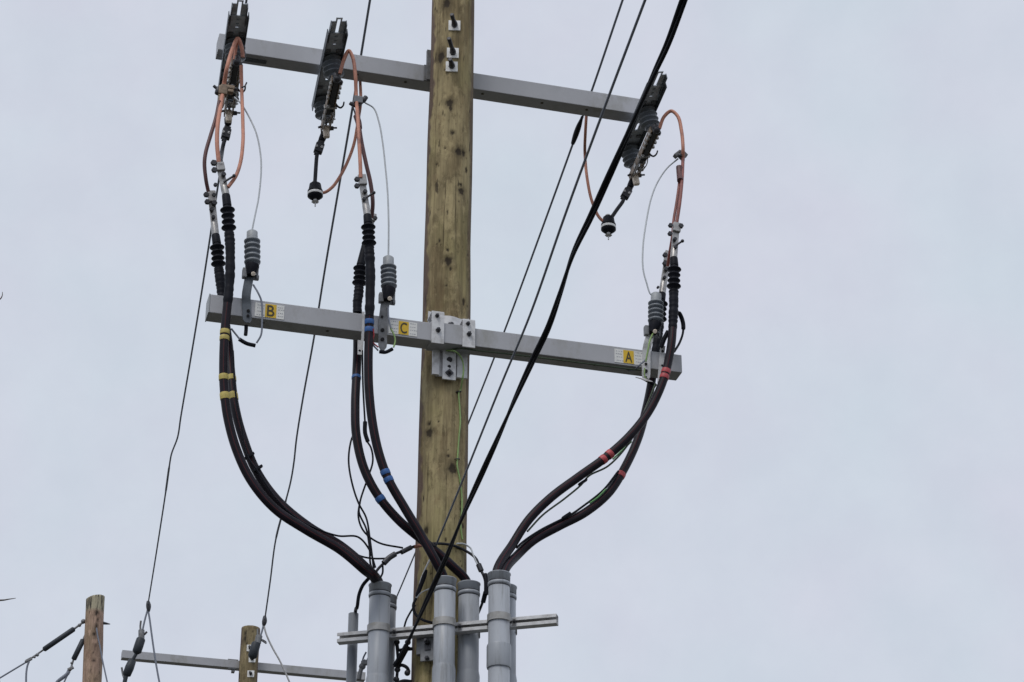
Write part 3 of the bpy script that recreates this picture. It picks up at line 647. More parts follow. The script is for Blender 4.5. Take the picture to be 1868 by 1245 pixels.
# conduits first: their tops are where the cables end
CON = {}
def conduit(key, label, px, ptop, off, r=.048, ycoup=None, collar=None, dark=False, d=None):
    top = S(px, ptop, off); cm = M['pvcdark'] if dark else M['pvc']
    t = thing('conduit', label, 'conduit', (top.x, top.y, 0), 'grey plastic conduits strapped to the pole')
    zt = top.z; B_ = Vector((top.x, top.y, 0)); T_ = Vector((top.x, top.y, zt - .008))
    def ring(za, zb, r1, r2=None, mtl=cm, nm='coupling'):
        r2 = r2 or r1; h = za - zb; return obj(nm, MB().lathe(Vector((top.x, top.y, zb)), Vector((top.x, top.y, za)), [(0, r2 - .002), (.06, r2), (.94, r1), (1, r1 - .002)], 40), mtl, t)
    # hollow pipe
    zc_ = S(px, ycoup, off).z if ycoup else 0.0
    m = MB(); n = 40; vs = []; fs = []
    prof = [(zc_ - .05 if ycoup else 0, r), (zt - .004, r), (zt - .004, r - .006), (zt - .5, r - .006)]
    for z, rr in prof:
        for k in range(n): vs.append(Vector((top.x + rr * math.cos(2 * math.pi * k / n), top.y + rr * math.sin(2 * math.pi * k / n), z)))
    for i in range(3):
        for k in range(n): fs.append([i * n + k, i * n + (k + 1) % n, (i + 1) * n + (k + 1) % n, (i + 1) * n + k])
    m.add(vs, fs, True); obj('pipe', m, cm, t)
    if r > .03:
        # rolled bell end: rim, groove, bead
        m = MB(); vs = []; fs = []
        prof = [(zt - .060, r - .001), (zt - .058, r + .0030), (zt - .050, r + .0042), (zt - .043, r + .0030), (zt - .042, r - .001), (zt - .037, r - .001), (zt - .036, r + .0022), (zt - .006, r + .003), (zt - .004, r + .0055), (zt, r + .0055), (zt + .001, r + .003), (zt - .003, r - .003)]
        for z, rr in prof:
            for k in range(n): vs.append(Vector((top.x + rr * math.cos(2 * math.pi * k / n), top.y + rr * math.sin(2 * math.pi * k / n), z)))
        for i in range(len(prof) - 1):
            for k in range(n): fs.append([i * n + k, i * n + (k + 1) % n, (i + 1) * n + (k + 1) % n, (i + 1) * n + k])
        m.add(vs, fs, True); obj('rim', m, cm, t)
        for za, rr_ in ((zt - .0645, .0012), (zt - .0425, .0022)): obj('groove_shade', MB().lathe(Vector((top.x, top.y, za)), Vector((top.x, top.y, za + .0052)), [(0, r), (.2, r + rr_), (.8, r + rr_), (1, r)], 40), M['boltm'], t)  # shade of the two rim grooves, painted as dark rings
    if ycoup: obj('lower_pipe', MB().lathe(Vector((top.x, top.y, 0)), Vector((top.x, top.y, zc_)), [(0, r + .0045), (.99, r + .0045), (.994, r + .001)], 40), cm, t)
    if collar: ring(S(px, collar[0], off).z, S(px, collar[1], off).z, r + .007)
    CON[key] = (Vector((top.x, top.y, zt)), off); return t
OF, OR = .252, .108
conduit(1, 'front left grey conduit with a rimmed top under the yellow banded cables', 693.5, 1068, OF, ycoup=1222)
conduit(2, 'grey conduit mostly hidden behind the front left one', 704, 1090, OR)
conduit(3, 'front middle grey conduit under the blue banded cables', 812, 1058, OF, ycoup=1203)
conduit(4, 'grey conduit behind the rail just right of the front middle one', 855.5, 1066, OR, ycoup=1215)
conduit(5, 'front right grey conduit with a wide collar under the red banded cables', 910.5, 1048, OF, collar=(1178, 1220))
conduit(6, 'grey conduit mostly hidden behind the front right one', 922, 1072, OR, ycoup=1222)
conduit(7, 'thin grey conduit standing leftmost beside the fat ones', 645, 1119, .115, r=.0235, dark=True)
def cend(k, dx=0, dy=0): c, o = CON[k]; return [Vector((c.x + dx, c.y + dy, c.z + .006)), Vector((c.x + dx * .6, c.y + dy * .6, c.z - .12)), Vector((c.x + dx * .3, c.y + dy * .3, c.z - .4))]
G = .30; Bk = .085
cable('front cable of the left pair with yellow bands, running down from the centre left lug', '', ((400, 300), (412, 355)), ((414.5, 376), (418, 425)), [(419.5, 445), (420, 480), (418.5, 520), (415, 555)],
      [(410.5, 600, .30), (408, 655, .30), (409, 710, .30), (416, 765, .30), (433, 825, .30), (460, 880, .30), (503, 930, .30), (560, 968, .30), (620, 1003, .29), (662, 1038, .28)], G,
      [(410.5, 606, 4), (410.3, 618, 4), (408, 690, 5), (409, 724, 6)], M['yellowtape'], cend(1, -.018, -.018), [(390, 298, .016), (391, 311, .015), (408, 319, .012), (393, 338, .010)], (408, 333, 427, 321))
cable('rear cable of the left pair with yellow marks, passing behind the lower crossarm', '', ((385, 352), (393, 428)), ((395.5, 445), (399, 490)), [(401, 505), (403, 525), (405, 545)],
      [(410, 580, .07), (417, 630, .08), (421, 680, .14), (428, 740, .2), (442, 795, .22), (468, 860, .23), (508, 915, .24), (563, 961, .25), (623, 997, .25), (668, 1036, .26)], .10,
      [(421, 691, 4.5), (423, 724, 6)], M['yellowtape'], cend(1, -.002, .024), [(376, 356, .014), (378, 369, .014), (390, 357, .012), (391, 371, .014), (386, 383, .012), (389, 397, .010)])
cable('front cable of the middle pair with wide blue bands, left of the wooden pole', '', ((659, 322), (670, 392)), ((671.5, 408), (673.5, 452)), [(674.5, 470), (675.5, 500), (675, 540), (674, 578)],
      [(673.5, 605, .29), (672, 650, .29), (673, 710, .29), (680, 775, .29), (692, 830, .29), (709, 876, .29), (740, 930, .29), (770, 980, .29), (795, 1025, .29)], G,
      [(674, 588, 4.5), (673.5, 602, 4.5), (704.5, 863, 4.5), (709.5, 876, 4.5)], M['bluetape'], cend(3, -.006), [(651, 328, .014), (651, 340, .014), (666, 350, .011), (664, 364, .010)], (665, 363, 682, 352))
cable('rear cable of the middle pair with thin blue bands, passing behind the lower crossarm', '', ((679, 393), (669, 440)), ((658, 484), (655, 524)), [(654, 538), (652, 552), (652, 572)],
      [(652, 600, .07), (652, 640, .09), (650, 690, .14), (648, 740, .18), (650, 795, .2), (664, 855, .21), (690, 905, .22), (728, 950, .22), (778, 992, .22), (822, 1030, .2)], .10,
      [(650, 689, 2.5), (694, 911, 5)], M['bluetape'], cend(4, -.008), [(684, 399, .012)])
cable('front cable of the right pair with double red bands, swinging to the conduits', '', ((1234, 410), (1229, 470)), ((1230, 485), (1229, 531)), [(1229, 545), (1229, 560), (1228, 580), (1227, 600)],
      [(1225, 625, .31), (1218, 665, .31), (1206, 705, .31), (1184, 750, .30), (1150, 794, .30), (1106, 834, .29), (1056, 870, .28), (1005, 908, .28), (965, 948, .28), (936, 992, .28)], G,
      [(1213, 677.5, 4), (1210, 688, 4), (1111, 830, 4.5), (1101, 838, 4.5)], M['redtape'], cend(5, -.012), [(1223, 412, .013), (1242, 413, .014), (1222, 427, .013), (1231, 437, .011), (1232, 452, .010)], (1230, 450, 1245, 440))
cable('rear cable of the right pair with a single red band, passing behind the lower crossarm', '', ((1219, 462), (1208, 535)), ((1206, 548), (1203, 590)), [(1201, 605), (1198, 630), (1194, 660)],
      [(1188, 700, .07), (1179, 745, .12), (1164, 800, .17), (1140, 853, .2), (1110, 900, .22), (1068, 935, .23), (1020, 960, .24), (975, 985, .25), (945, 1012, .26)], .10,
      [(1131, 866, 4)], M['redtape'], cend(5, .020, .012), [(1213, 466, .014), (1213, 481, .015), (1215, 492, .012), (1212, 507, .010), (1200, 525, .007)])
# thin companion wires strapped along the cables
GE = 'thin black wires round the cables'
def thin(label, P, r=.0045, m_='black', group=GE): return wire('thin_wire', label, P, r, M[m_], 'wire', group, 8)
thin('thin wire clipped along the left pair of cables', pts([(425, 640, .33), (430, 720, .31), (440, 775, .3), (450, 830, .29), (470, 860, .29), (500, 905, .29), (540, 945, .29), (580, 966, .29), (617, 978, .28), (653, 980, .27), (673, 1002, .26), (685, 1036, .25)]), .0045)
thin('thin wire sagging under the left cables towards the metal splice', pts([(560, 958, .28), (617, 990, .24), (653, 1013, .22), (678, 1019, .21), (712, 1019, .2)]))
thin('thin wire bowing left of the middle cables', pts([(648, 785, .16), (640, 806, .16), (636, 842, .17), (643, 885, .18), (654, 918, .18), (668, 945, .18), (675, 985, .19), (682, 1040, .2)]))
thin('thin taped wire between the two blue banded cables', pts([(661, 640, .2), (662, 700, .2), (666, 775, .2), (667, 800, .2), (677, 818, .2), (680, 842, .2), (670, 875, .2), (657, 915, .19), (654, 945, .19), (664, 970, .19), (690, 990, .19), (735, 1000, .18)]))
obj_ = MB().tube(pts([(666, 770, .2), (666, 790, .2), (671, 806, .2)]), .010, 8, 4); tag(obj('tape_wrap', obj_, M['black']), 'lump of black tape on the wire between the blue banded cables', 'tape')
thin('thin wire dropping from the knot below the middle cables', pts([(657, 915, .18), (655, 935, .18), (668, 965, .18), (674, 1000, .19), (676, 1030, .2), (684, 1046, .22)]))
thin('short black wire hooking down beside the front left conduit', pts([(698, 1030, .22), (698, 1045, .22), (694, 1054, .22), (690, 1060, .22)]))
thin('black wire curving into the thin leftmost conduit', pts([(672, 1056, .2), (662, 1068, .18), (655, 1085, .16), (652, 1105, .14)]) + [CON[7][0] + Vector((.008, 0, 0)), CON[7][0] - UP * .2], .0085)
thin('thin wire with green tracer under the upper right cable', pts([(1196, 700, .27), (1180, 740, .25), (1150, 805, .27), (1110, 850, .26), (1075, 868, .25), (1060, 885, .25), (1030, 910, .25), (990, 940, .26), (962, 970, .27)]), .0048, 'greendark')
thin('thin wire clipped above the lower right cable', pts([(1128, 860, .22), (1100, 895, .25), (1062, 925, .25), (1040, 940, .26), (1010, 955, .26), (985, 968, .27), (955, 988, .28), (942, 1000, .28)]), .0055, 'black')
thin('pale green wire visible in the gap between the right cables', pts([(1152, 806, .24), (1135, 822, .24), (1118, 838, .24)]), .004, 'green')
thin('yellow green tracer along the lower right cable', pts([(1105, 893, .27), (1090, 908, .27), (1076, 918, .27)]), .004, 'green')
for a in [(1063, 880), (1033, 941), (470, 855), (455, 832)]:
    c = U(a[0], a[1], .26); tag(obj('cable_tie', MB().box(c, (D + UP * .8).normalized(), NN, (UP - D * .8).normalized(), .05, .02, .012, .003), M['black']), {1063: 'black cable tie under the upper right cable', 1033: 'black cable tie on top of the lower right cable', 470: 'lower black cable tie on the left cable pair', 455: 'upper black cable tie on the left cable pair'}[a[0]], 'cable tie')
# heavy ground lead running round the pole to the right conduits, with crimps
lead = thing('ground_lead', 'thick black lead with metal splices wrapping round the pole above the conduits', 'wire', U(720, 1012, .2))
obj('wire', MB().tube(pts([(683, 1048, .22), (690, 1038, .22), (702, 1026, .22), (717, 1013, .22), (739, 1004, .21), (760, 996, .18), (780, 993, .15), (800, 992, .14), (825, 995, .13), (849, 1005, .10), (867, 1018, .12), (876, 1038, .15), (884, 1056, .17), (886, 1077, .17), (880, 1100, .14), (872, 1120, .1)]), .0065, 8, 8), M['wirecover'], lead)
m = MB().tube(pts([(700, 1028, .225), (710, 1018, .225), (721, 1011, .225)]), .014, 8, 4); m.tube(pts([(732, 1008, .22), (742, 1003, .215), (750, 999, .21)]), .012, 8, 4); m.tube(pts([(873, 1030, .15), (878, 1042, .155)]), .013, 8, 3)
obj('crimp', m, M['boltm'], lead)
obj('copper_end', MB().tube(pts([(755, 998, .19), (765, 996, .175), (775, 994, .165)]), .0085, 8, 4), M['copper'], lead)
m = MB().tube(pts([(885, 1048, .17), (887, 1062, .18), (887, 1085, .18)]), .011, 8, 4); m.tube(pts([(886, 1080, .17), (881, 1100, .15)]), .011, 8, 4); obj('black_sleeve', m, M['black'], lead)
thin('thin green grey wire looping off the pole right edge to the splice', pts([(833, 992, .13), (847, 993, .1), (858, 1000, .1), (863, 1012, .12), (868, 1024, .13), (874, 1034, .15)]), .004, 'leadwire')

# ---------------------------------------------------------------- surge arresters
def arrester(label, cap, shedtop, shedbot, hood, strap_pts, lead_pts, hardware, holes, sm_, side):
    o = .255; cp = U(*cap, o); st = U(*shedtop, o); sb = U(*shedbot, o); hb = U(*hood, o)
    t = thing('surge_arrester', label, 'surge arrester', hb, 'ribbed grey surge arresters on the lower crossarm')
    a = (cp - st).normalized()
    obj('cap', MB().lathe(cp, st, [(0, .020), (.12, .0262), (.8, .0268), (1, .028)], 24), M['capgrey'], t)
    m = MB(); m2 = MB(); n = 5; H = (sb - st)
    prof = []; 
    for i in range(n):
        s0 = i / n; w_ = 1 / n; prof += [(s0, .029), (s0 + w_ * .25, .037), (s0 + w_ * .62, .038), (s0 + w_ * .72, .030), (s0 + w_ * .98, .029)]
        m2.lathe(st + H * (s0 + w_ * .20), st + H * (s0 + w_ * .50), [(0, .0355), (.4, .0392), (.8, .0392), (1, .037)], 24)
    m.lathe(st, sb, prof + [(1, .028)], 24)
    sh = obj('body', m, M['slate'], t); obj('shed', m2, M['shedgrey'], t)
    m = MB().lathe(sb, hb, [(0, .033), (.15, .034), (.6, .026), (1, .020)], 18); obj('base_hood', m, M['black'], t)
    # clip plates and bolt at the foot
    cx, cy = hood; m = MB()
    m.box(U(cx - 11, cy - 4, o - .01), D, NN, UP, .022, .03, .052, .007); m.box(U(cx + 12, cy - 2, o - .02), (D + UP * .25).normalized(), NN, UP, .010, .03, .055, .003); m.box(U(cx, cy + 3, o - .03), D, NN, UP, .08, .02, .022, .004)
    obj('clip', m, M['galvdark'], t)
    m = MB().cyl(U(cx + 5, cy - 3, o + .02), U(cx + 5, cy - 3, o + .035), .011, 8, .002); obj('bolt', m, M['bone'], t)
    # mounting strap
    P = [U(q[0], q[1], q[2]) for q in strap_pts]; vs = []; fs = []; Qs = smooth(P, 6); wd = .021; th = .007
    for i, q in enumerate(Qs):
        u = i / (len(Qs) - 1); ww = wd * (1 if u < .93 else (1 - ((u - .93) / .07) ** 2 * .6))
        for (sx, sn) in ((-1, 0), (-1, 1), (1, 1), (1, 0)): vs.append(q + D * (sx * ww) + NN * (sn * th))
    for i in range(len(Qs) - 1):
        for k in range(4): fs.append([i * 4 + k, (i + 1) * 4 + k, (i + 1) * 4 + (k + 1) % 4, i * 4 + (k + 1) % 4])
    fs.append([0, 1, 2, 3]); e = (len(Qs) - 1) * 4; fs.append([e + 3, e + 2, e + 1, e])
    ms = obj('mounting_strap', MB().add(vs, fs), sm_, t)
    m = MB()
    for (hx, hy, hr) in holes: m.cyl(U(hx, hy, .230), U(hx, hy, .2395), hr, 10, .001)
    obj('bolt', m, M['boltm'], ms)
    obj('line_lead', MB().tube(lead_pts + [cp + a * .004, cp - a * .01], .0042, 8, 8), M['leadwire'], t)
    m = MB()
    for (P_, r_, _) in [h for h in hardware if h[2] == 'b']: m.tube(pts(P_), r_, 8, 6)
    if m.v: obj('isolator_tail', m, M['black'], t)
    m = MB()
    for (P_, r_, _) in [h for h in hardware if h[2] == 'g']: m.tube(pts(P_), r_, 8, 6)
    if m.v: obj('ground_tail', m, M['greywire'], t)
    m = MB()
    for (P_, r_, _) in [h for h in hardware if h[2] == 'G']: m.tube(pts(P_), r_, 8, 6)
    if m.v: obj('green_tail', m, M['greenpale'], t)
    return t
arrester('leftmost surge arrester, standing on the lower crossarm left of the B label', (460, 422.5), (460, 437), (460.5, 484), (457, 503),
         [(455, 505, .235), (452, 520, .24), (449, 540, .236), (449, 555, .225), (450, 572, .224), (451, 590, .224)],
         pts([(428, 178, .05), (440, 190, .08), (455, 215, .1), (468, 245, .13), (475, 280, .15), (476.5, 310, .17), (472, 360, .2), (465, 395, .24)]),
         [([(462, 520, .25), (471, 535, .27), (477, 550, .27), (478, 590, .27), (476, 612, .27), (468, 626, .26)], .0045, 'g'), ([(422, 600, .27), (430, 610, .27), (438, 620, .27)], .0045, 'g'),
          ([(436, 619, .26), (450, 627, .26), (466, 631, .26)], .010, 'b'), ([(449, 594, .2), (449, 600, .2), (448, 612, .2)], .009, 'b')],
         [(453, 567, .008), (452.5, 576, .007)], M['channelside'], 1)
arrester('middle surge arrester, standing between the blue banded cables and the C label', (708.5, 469.5), (708.5, 485), (709.5, 527), (706, 548),
         [(703, 550, .235), (701, 565, .236), (698.5, 585, .225), (698, 605, .224), (697.5, 640, .224)],
         pts([(666, 188, .12), (681, 197, .12), (691, 222, .14), (698, 260, .16), (703, 305, .19), (707, 350, .22), (709, 410, .25)]),
         [([(708, 560, .25), (709, 580, .26), (713, 600, .26), (712, 594, .26)], .004, 'g'), ([(713, 600, .26), (719, 612, .26), (721, 622, .26), (718, 634, .26)], .004, 'G'),
          ([(692, 642, .25), (703, 643, .25), (716, 637, .25)], .009, 'b'), ([(681, 612, .28), (680, 628, .27), (690, 640, .26)], .004, 'g')],
         [(698, 602, .009), (698, 619, .009), (697, 578, .007)], M['galvdark'], 1)
arrester('rightmost surge arrester, standing beside the A label near the right crossarm end', (1197, 536), (1196.5, 551), (1196, 590), (1190, 608),
         [(1186, 612, .235), (1182, 625, .238), (1179, 640, .228), (1178.5, 660, .224), (1178, 695, .224)],
         pts([(1237, 290, .15), (1218, 306, .13), (1200, 332, .13), (1188, 362, .15), (1179, 405, .18), (1173, 450, .22), (1173, 490, .24), (1179, 515, .25), (1188, 538, .255)]),
         [([(1194, 604, .26), (1186, 620, .27), (1182, 640, .27), (1178, 660, .26)], .0045, 'G'), ([(1180, 655, .26), (1165, 668, .25), (1158, 675, .2), (1145, 676, .17)], .0045, 'g'),
          ([(1176, 672, .25), (1176, 686, .25), (1180, 693, .25)], .0035, 'G'), ([(1178, 693, .25), (1190, 700, .25), (1197, 705, .25)], .010, 'b')],
         [(1178.5, 664, .007), (1178.5, 677, .009), (1178, 688, .006)], M['galv'], 1)
# foot of the right arrester bracket and cable brackets
def bracket(label, P, wd, m_, holes=()):
    t = thing('cable_bracket', label, 'bracket', U(*P[0]), 'cable brackets bolted to the lower crossarm'); q = [U(*p) for p in P]; vs = []; fs = []
    for p in q:
        for (sx, sn) in ((-1, 0), (-1, 1), (1, 1), (1, 0)): vs.append(p + D * (sx * wd) + NN * (sn * .006))
    for i in range(len(q) - 1):
        for k in range(4): fs.append([i * 4 + k, (i + 1) * 4 + k, (i + 1) * 4 + (k + 1) % 4, i * 4 + (k + 1) % 4])
    fs.append([0, 1, 2, 3]); e = (len(q) - 1) * 4; fs.append([e + 3, e + 2, e + 1, e]); obj('plate', MB().add(vs, fs), m_, t)
    if holes:
        m = MB()
        for (x, y, r) in holes: m.cyl(U(x, y, P[0][2] + .004), U(x, y, P[0][2] + .010), r, 10, .001)
        obj('bolt', m, M['boltm'], t)
bracket('galvanised cable bracket between the rightmost arrester and the red banded cable', [(1209, 632, .224), (1207, 650, .224), (1203, 700, .224)], .012, M['galv'], ((1209, 641, .007), (1208, 667, .006)))
bracket('narrow galvanised bracket beside the blue banded front cable', [(662.5, 570, .224), (662, 600, .224), (660, 640, .224)], .006, M['galv'])
bracket('small galvanised bracket tip below the crossarm beside the blue banded cables', [(656, 622, .224), (656, 648, .226)], .010, M['galv'], ((656, 640, .006),))
bracket('turned galvanised foot under the rightmost arrester strap', [(1166, 690, .26), (1176, 693, .262), (1184, 697, .262)], .020, M['galv'])
tag(obj('drop_loop', MB().tube(pts([(1234, 566, .29), (1241, 575, .27), (1246, 590, .26), (1246, 606, .26), (1240, 625, .28), (1230, 642, .31)]), lambda u: .011 if .1 < u < .55 else .006, 8, 8), M['black']), 'black loop of wire bulging right of the red banded cable top', 'wire')
tag(obj('guard_strip', MB().tube(pts([(1219, 605, .27), (1211, 620, .26), (1206, 634, .25)]), .012, 8, 6), M['black']), 'black rubber strip between the rightmost arrester and the red banded cable', 'strip')
thin('thin red wire beside the blue banded front cable', pts([(681, 600, .31), (682, 612, .3), (680, 624, .29), (690, 634, .28)]), .0035, 'redtape')

# green ground wires
gz = 6.783
wire('ground_wire', 'dull green wire running along the underside of the lower crossarm', [arm_pt(t, .20 + o_, gz - dz) for t, o_, dz in ((-.02, -.05, .0), (.03, .0, .005), (.12, .005, .007), (.3, .008, .005), (.5, .012, .006), (.75, .01, .005), (.93, .015, .006), (.96, .02, .004))], .0042, M['greendark'], 'wire', 'green ground wires')
Pg = [arm_pt(-.03, .16, gz - .004), U(829, 641, .20), U(838, 648, .19), U(844, 660, .175), U(845.5, 675, .165), U(844, 690, .155)]
for (px, py) in [(839, 712), (836, 718), (837.5, 745), (838.5, 770), (836, 800), (833.5, 838), (833, 850), (837.5, 875), (841, 905), (841, 930), (839, 960), (842, 985)]:
    p, nn = on_pole(px, py); Pg.append(p + nn * .005)
wire('ground_wire', 'bright green wire stapled down the front of the middle pole', Pg, .0040, M['greenpale'], 'wire', 'green ground wires')
for (px, py, lb) in ((835.5, 716, 'upper metal staple holding the green wire to the pole'), (832.5, 839, 'lower metal staple holding the green wire to the pole')):
    p, nn = on_pole(px, py); m = MB().tube([p + Vector((-.012, 0, 0)), p + nn * .012 + Vector((-.008, 0, 0)), p + nn * .012 + Vector((.008, 0, 0)), p + Vector((.012, 0, 0))], .0025, 6, 4)
    tag(obj('staple', m, M['boltm']), lb, 'staple')

# ---------------------------------------------------------------- strut rail with straps
def sp_(t, off, z): return P0 + D2 * t + N2 * off + UP * z
rail = thing('strut_rail', 'slotted galvanised rail across the pole holding the grey conduits', 'rail', sp_(.08, .18, 5.336))
m = MB(); tl, tr = -.433, .593; tc_ = (tl + tr) / 2; L_ = tr - tl
# C-shaped section: two flanges with lips, web at the back
m.box(sp_(tc_, .1625, 5.336), D2, N2, UP, L_, .003, .044, 0)
m.box(sp_(tc_, .1815, 5.357), D2, N2, UP, L_, .035, .003, 0); m.box(sp_(tc_, .1815, 5.315), D2, N2, UP, L_, .035, .003, 0)
m.box(sp_(tc_, .2005, 5.3505), D2, N2, UP, L_, .003, .016, .001); m.box(sp_(tc_, .2005, 5.3215), D2, N2, UP, L_, .003, .016, .001)
obj('channel', m, M['galv'], rail)
def strapring(k):
    c, off = CON[k]; t = (c - P0).dot(D2); r = .0505; m = MB(); vs = []; fs = []; n = 40; s = 1 if off > .18 else -1
    for i in range(n + 1):
        a = math.pi * i / n; x = r * math.cos(a); y = r * math.sin(a) * s
        for (dr, z) in ((0, 5.319), (0, 5.353), (.003, 5.353), (.003, 5.319)):
            q = 1 + dr / r; vs.append(sp_(t + x * q, off + y * q, z))
    for i in range(n):
        for k2 in range(4): fs.append([i * 4 + k2, (i + 1) * 4 + k2, (i + 1) * 4 + (k2 + 1) % 4, i * 4 + (k2 + 1) % 4])
    m.add(vs, fs, False)
    for sx in (-1, 1): m.box(sp_(t + sx * .058, .2035 if s > 0 else .156, 5.336), D2, N2, UP, .018, .004, .034, .001)
    so_ = obj('pipe_strap', m, M['bronzestrap'], rail); b = MB()
    if s > 0:
        for sx in (-1, 1): b.bolt(sp_(t + sx * .060, .2055, 5.336), N2, .009, .009)
        obj('bolt', b, M['boltm'], so_)
M['bronzestrap'] = mat('tarnished_strap', (.37, .365, .355), .5, .3, .2, 30, dirt=(.29, .25, .17), dirt_amt=.6, dscale=14)
for k in (1, 3, 5, 2, 4, 6): strapring(k)
# stand-off bracket under the rail on the pole
m = MB(); c = S(779, 1186, .155); t0 = (c - P0).dot(D2)
zt_, zb_ = S(779, 1163, .155).z, S(779, 1206, .155).z
m.box(sp_(t0, .150, (zt_ + zb_) / 2), D2, N2, UP, .062, .012, zt_ - zb_, .003); m.box(sp_(t0 - .042, .135, (zt_ + zb_) / 2 + .02), D2, N2, UP, .022, .03, .08, .004); m.box(sp_(t0, .135, zt_ + .02), D2, N2, UP, .11, .02, .05, .003); m.box(sp_(t0 + .042, .135, (zt_ + zb_) / 2 + .02), D2, N2, UP, .022, .03, .08, .004)
br = obj('pole_bracket', m, M['galvdark'], rail)
b = MB(); c = S(780, 1178, .158); b.box(c, D2, N2, UP, .028, .006, .045, .002); b.bolt(S(779.5, 1172, .162), N2, .013, .02); b.bolt(S(779, 1201, .158), N2, .011, .008); obj('bolt', b, M['boltm'], br)

# ---------------------------------------------------------------- overhead wires
def ext(P, far):  # carry a wire on past the frame, over the viewer
    d = P[-1] - P[-2]; d = d / max(abs(d.y), 1e-3); return P + [P[-1] + d * far * .5, P[-1] + d * far]
GW = 'thin overhead wires from the far crossarm'
w1 = [Y(270, 1103, 19.6)] + [W(*q) for q in [(285, 1010, 9.16), (302, 900, 9.13), (309, 850, 9.12), (313, 828, 9.12), (324, 798, 9.12), (330, 760, 9.12), (347, 660, 9.12), (366, 545, 9.13), (383, 435, 9.15), (399, 330, 9.16), (420, 190, 9.18), (436, 90, 9.19), (452, -15, 9.2)]]
wire('overhead_wire', 'left thin wire running from the far crossarm end up behind the leftmost switch', ext(w1, 14), lambda u: .0064 + (.002 if .14 < u < .20 else 0), M['greywire'], 'overhead wire', GW, 8, 8)
w2 = [Y(483, 1131, 19.6)] + [W(*q) for q in [(493, 1060, 9.16), (503, 985, 9.13), (517, 930, 9.12), (530, 880, 9.12), (536, 845, 9.12), (541, 800, 9.12), (553, 725, 9.12), (573, 615, 9.12), (593, 490, 9.13), (616, 355, 9.15), (640, 215, 9.17), (658, 105, 9.18), (677, -12, 9.2)]]
wire('overhead_wire', 'second thin wire from the left, rising from the far pole behind the middle switch', ext(w2, 14), lambda u: .0070 + (.002 if .14 < u < .22 else 0), M['greywire'], 'overhead wire', GW, 8, 8)
w3 = [Y(710, 1120, 19.0)] + [W(*q) for q in [(722, 1093, 9.2), (780, 955, 9.16), (852, 778, 9.12), (920, 605, 9.12), (990, 415, 9.13), (1046, 260, 9.15), (1085, 150, 9.17), (1140, -12, 9.2)]]
wire('overhead_wire', 'thin wire passing behind both crossarms right of the pole', ext(w3, 12), .0066, M['greywire'], 'overhead wire', GW, 8, 8)
tag(obj('wire_splice', MB().tube([W(1045, 262, 9.14), W(1054, 236, 9.14), W(1062, 214, 9.14)], lambda u: .009 + .009 * math.sin(math.pi * min(1, u * 1.0 + .1)), 10, 6), M['black']), 'tapered black splice hanging just under the upper crossarm near its right end', 'splice')
w4 = [W(*q) for q in [(788, 1013, 5.72), (812, 955, 5.73), (850, 862, 5.74), (915, 700, 5.75), (968, 572, 5.76), (1030, 395, 5.78), (1096, 215, 5.80), (1180, -8, 5.83)]]
wire('service_wire', 'thin bare wire crossing in front of both crossarms to a clevis low on the pole', ext(w4, 9), .0047, M['greywire'], 'overhead wire', None, 8, 8)
w5 = [W(*q) for q in [(722, 1216, 5.16), (745, 1170, 5.19), (780, 1092, 5.22), (812, 1022, 5.24), (845, 940, 5.27), (880, 862, 5.28), (908, 800, 5.29), (943, 720, 5.30), (973, 655, 5.31), (1000, 598, 5.32), (1022, 535, 5.33), (1046, 462, 5.34), (1078, 395, 5.35), (1105, 335, 5.36), (1150, 235, 5.37), (1193, 135, 5.38), (1218, 80, 5.39), (1250, -8, 5.41)]]
sv = thing('service_cable', 'thick twisted black cable running from the pole foot to the top right', 'service cable', w5[0])
Qs = smooth(ext(w5, 9), 10)
for ph in (0, math.pi):
    P = []; cum = 0
    for i, q in enumerate(Qs):
        if i: cum += (q - Qs[i - 1]).length
        T = (Qs[min(i + 1, len(Qs) - 1)] - Qs[max(0, i - 1)]).normalized(); e = UP.cross(T).normalized(); g_ = T.cross(e)
        a = cum * 3.2 + ph; P.append(q + e * (math.cos(a) * .0054) + g_ * (math.sin(a) * .0054))
    obj('strand', MB().tube(P, .0062, 10, 1), M['black'], sv)
# wedge clamp and tail of the bare wire
cl = thing('wedge_clamp', 'slim dead end clamp with a black tail loop on the pole between the conduits', 'clamp', w4[0])
a = w4[0]; e = S(759, 1092, .16)
m = MB(); m.tube([a + Vector((-.012, 0, 0)), a + Vector((0, -.01, -.012)), a + Vector((.012, 0, 0)), a + Vector((0, .01, .012)), a + Vector((-.012, 0, 0))], .003, 6, 5); m.tube([a, (a + e) / 2 + Vector((-.008, 0, .004)), e], .004, 8, 6)
obj('bail', m, M['galv'], cl)
obj('grip', MB().lathe(a + (e - a) * .35, a + (e - a) * .97, [(0, .006), (.2, .011), (.9, .010), (1, .006)], 10), M['black'], cl)
obj('tail_loop', MB().tube([e, S(754, 1104, .17), S(756, 1117, .17), S(764, 1127, .17), S(776, 1133, .165), S(790, 1137, .15)], .0065, 8, 8), M['black'], cl)
thin('thin pale tie wire curling from the wedge clamp to the front middle conduit', [S(758, 1094, .16), S(768, 1082, .17), S(782, 1075, .18), S(794, 1072, .2)], .0028, 'leadwire')
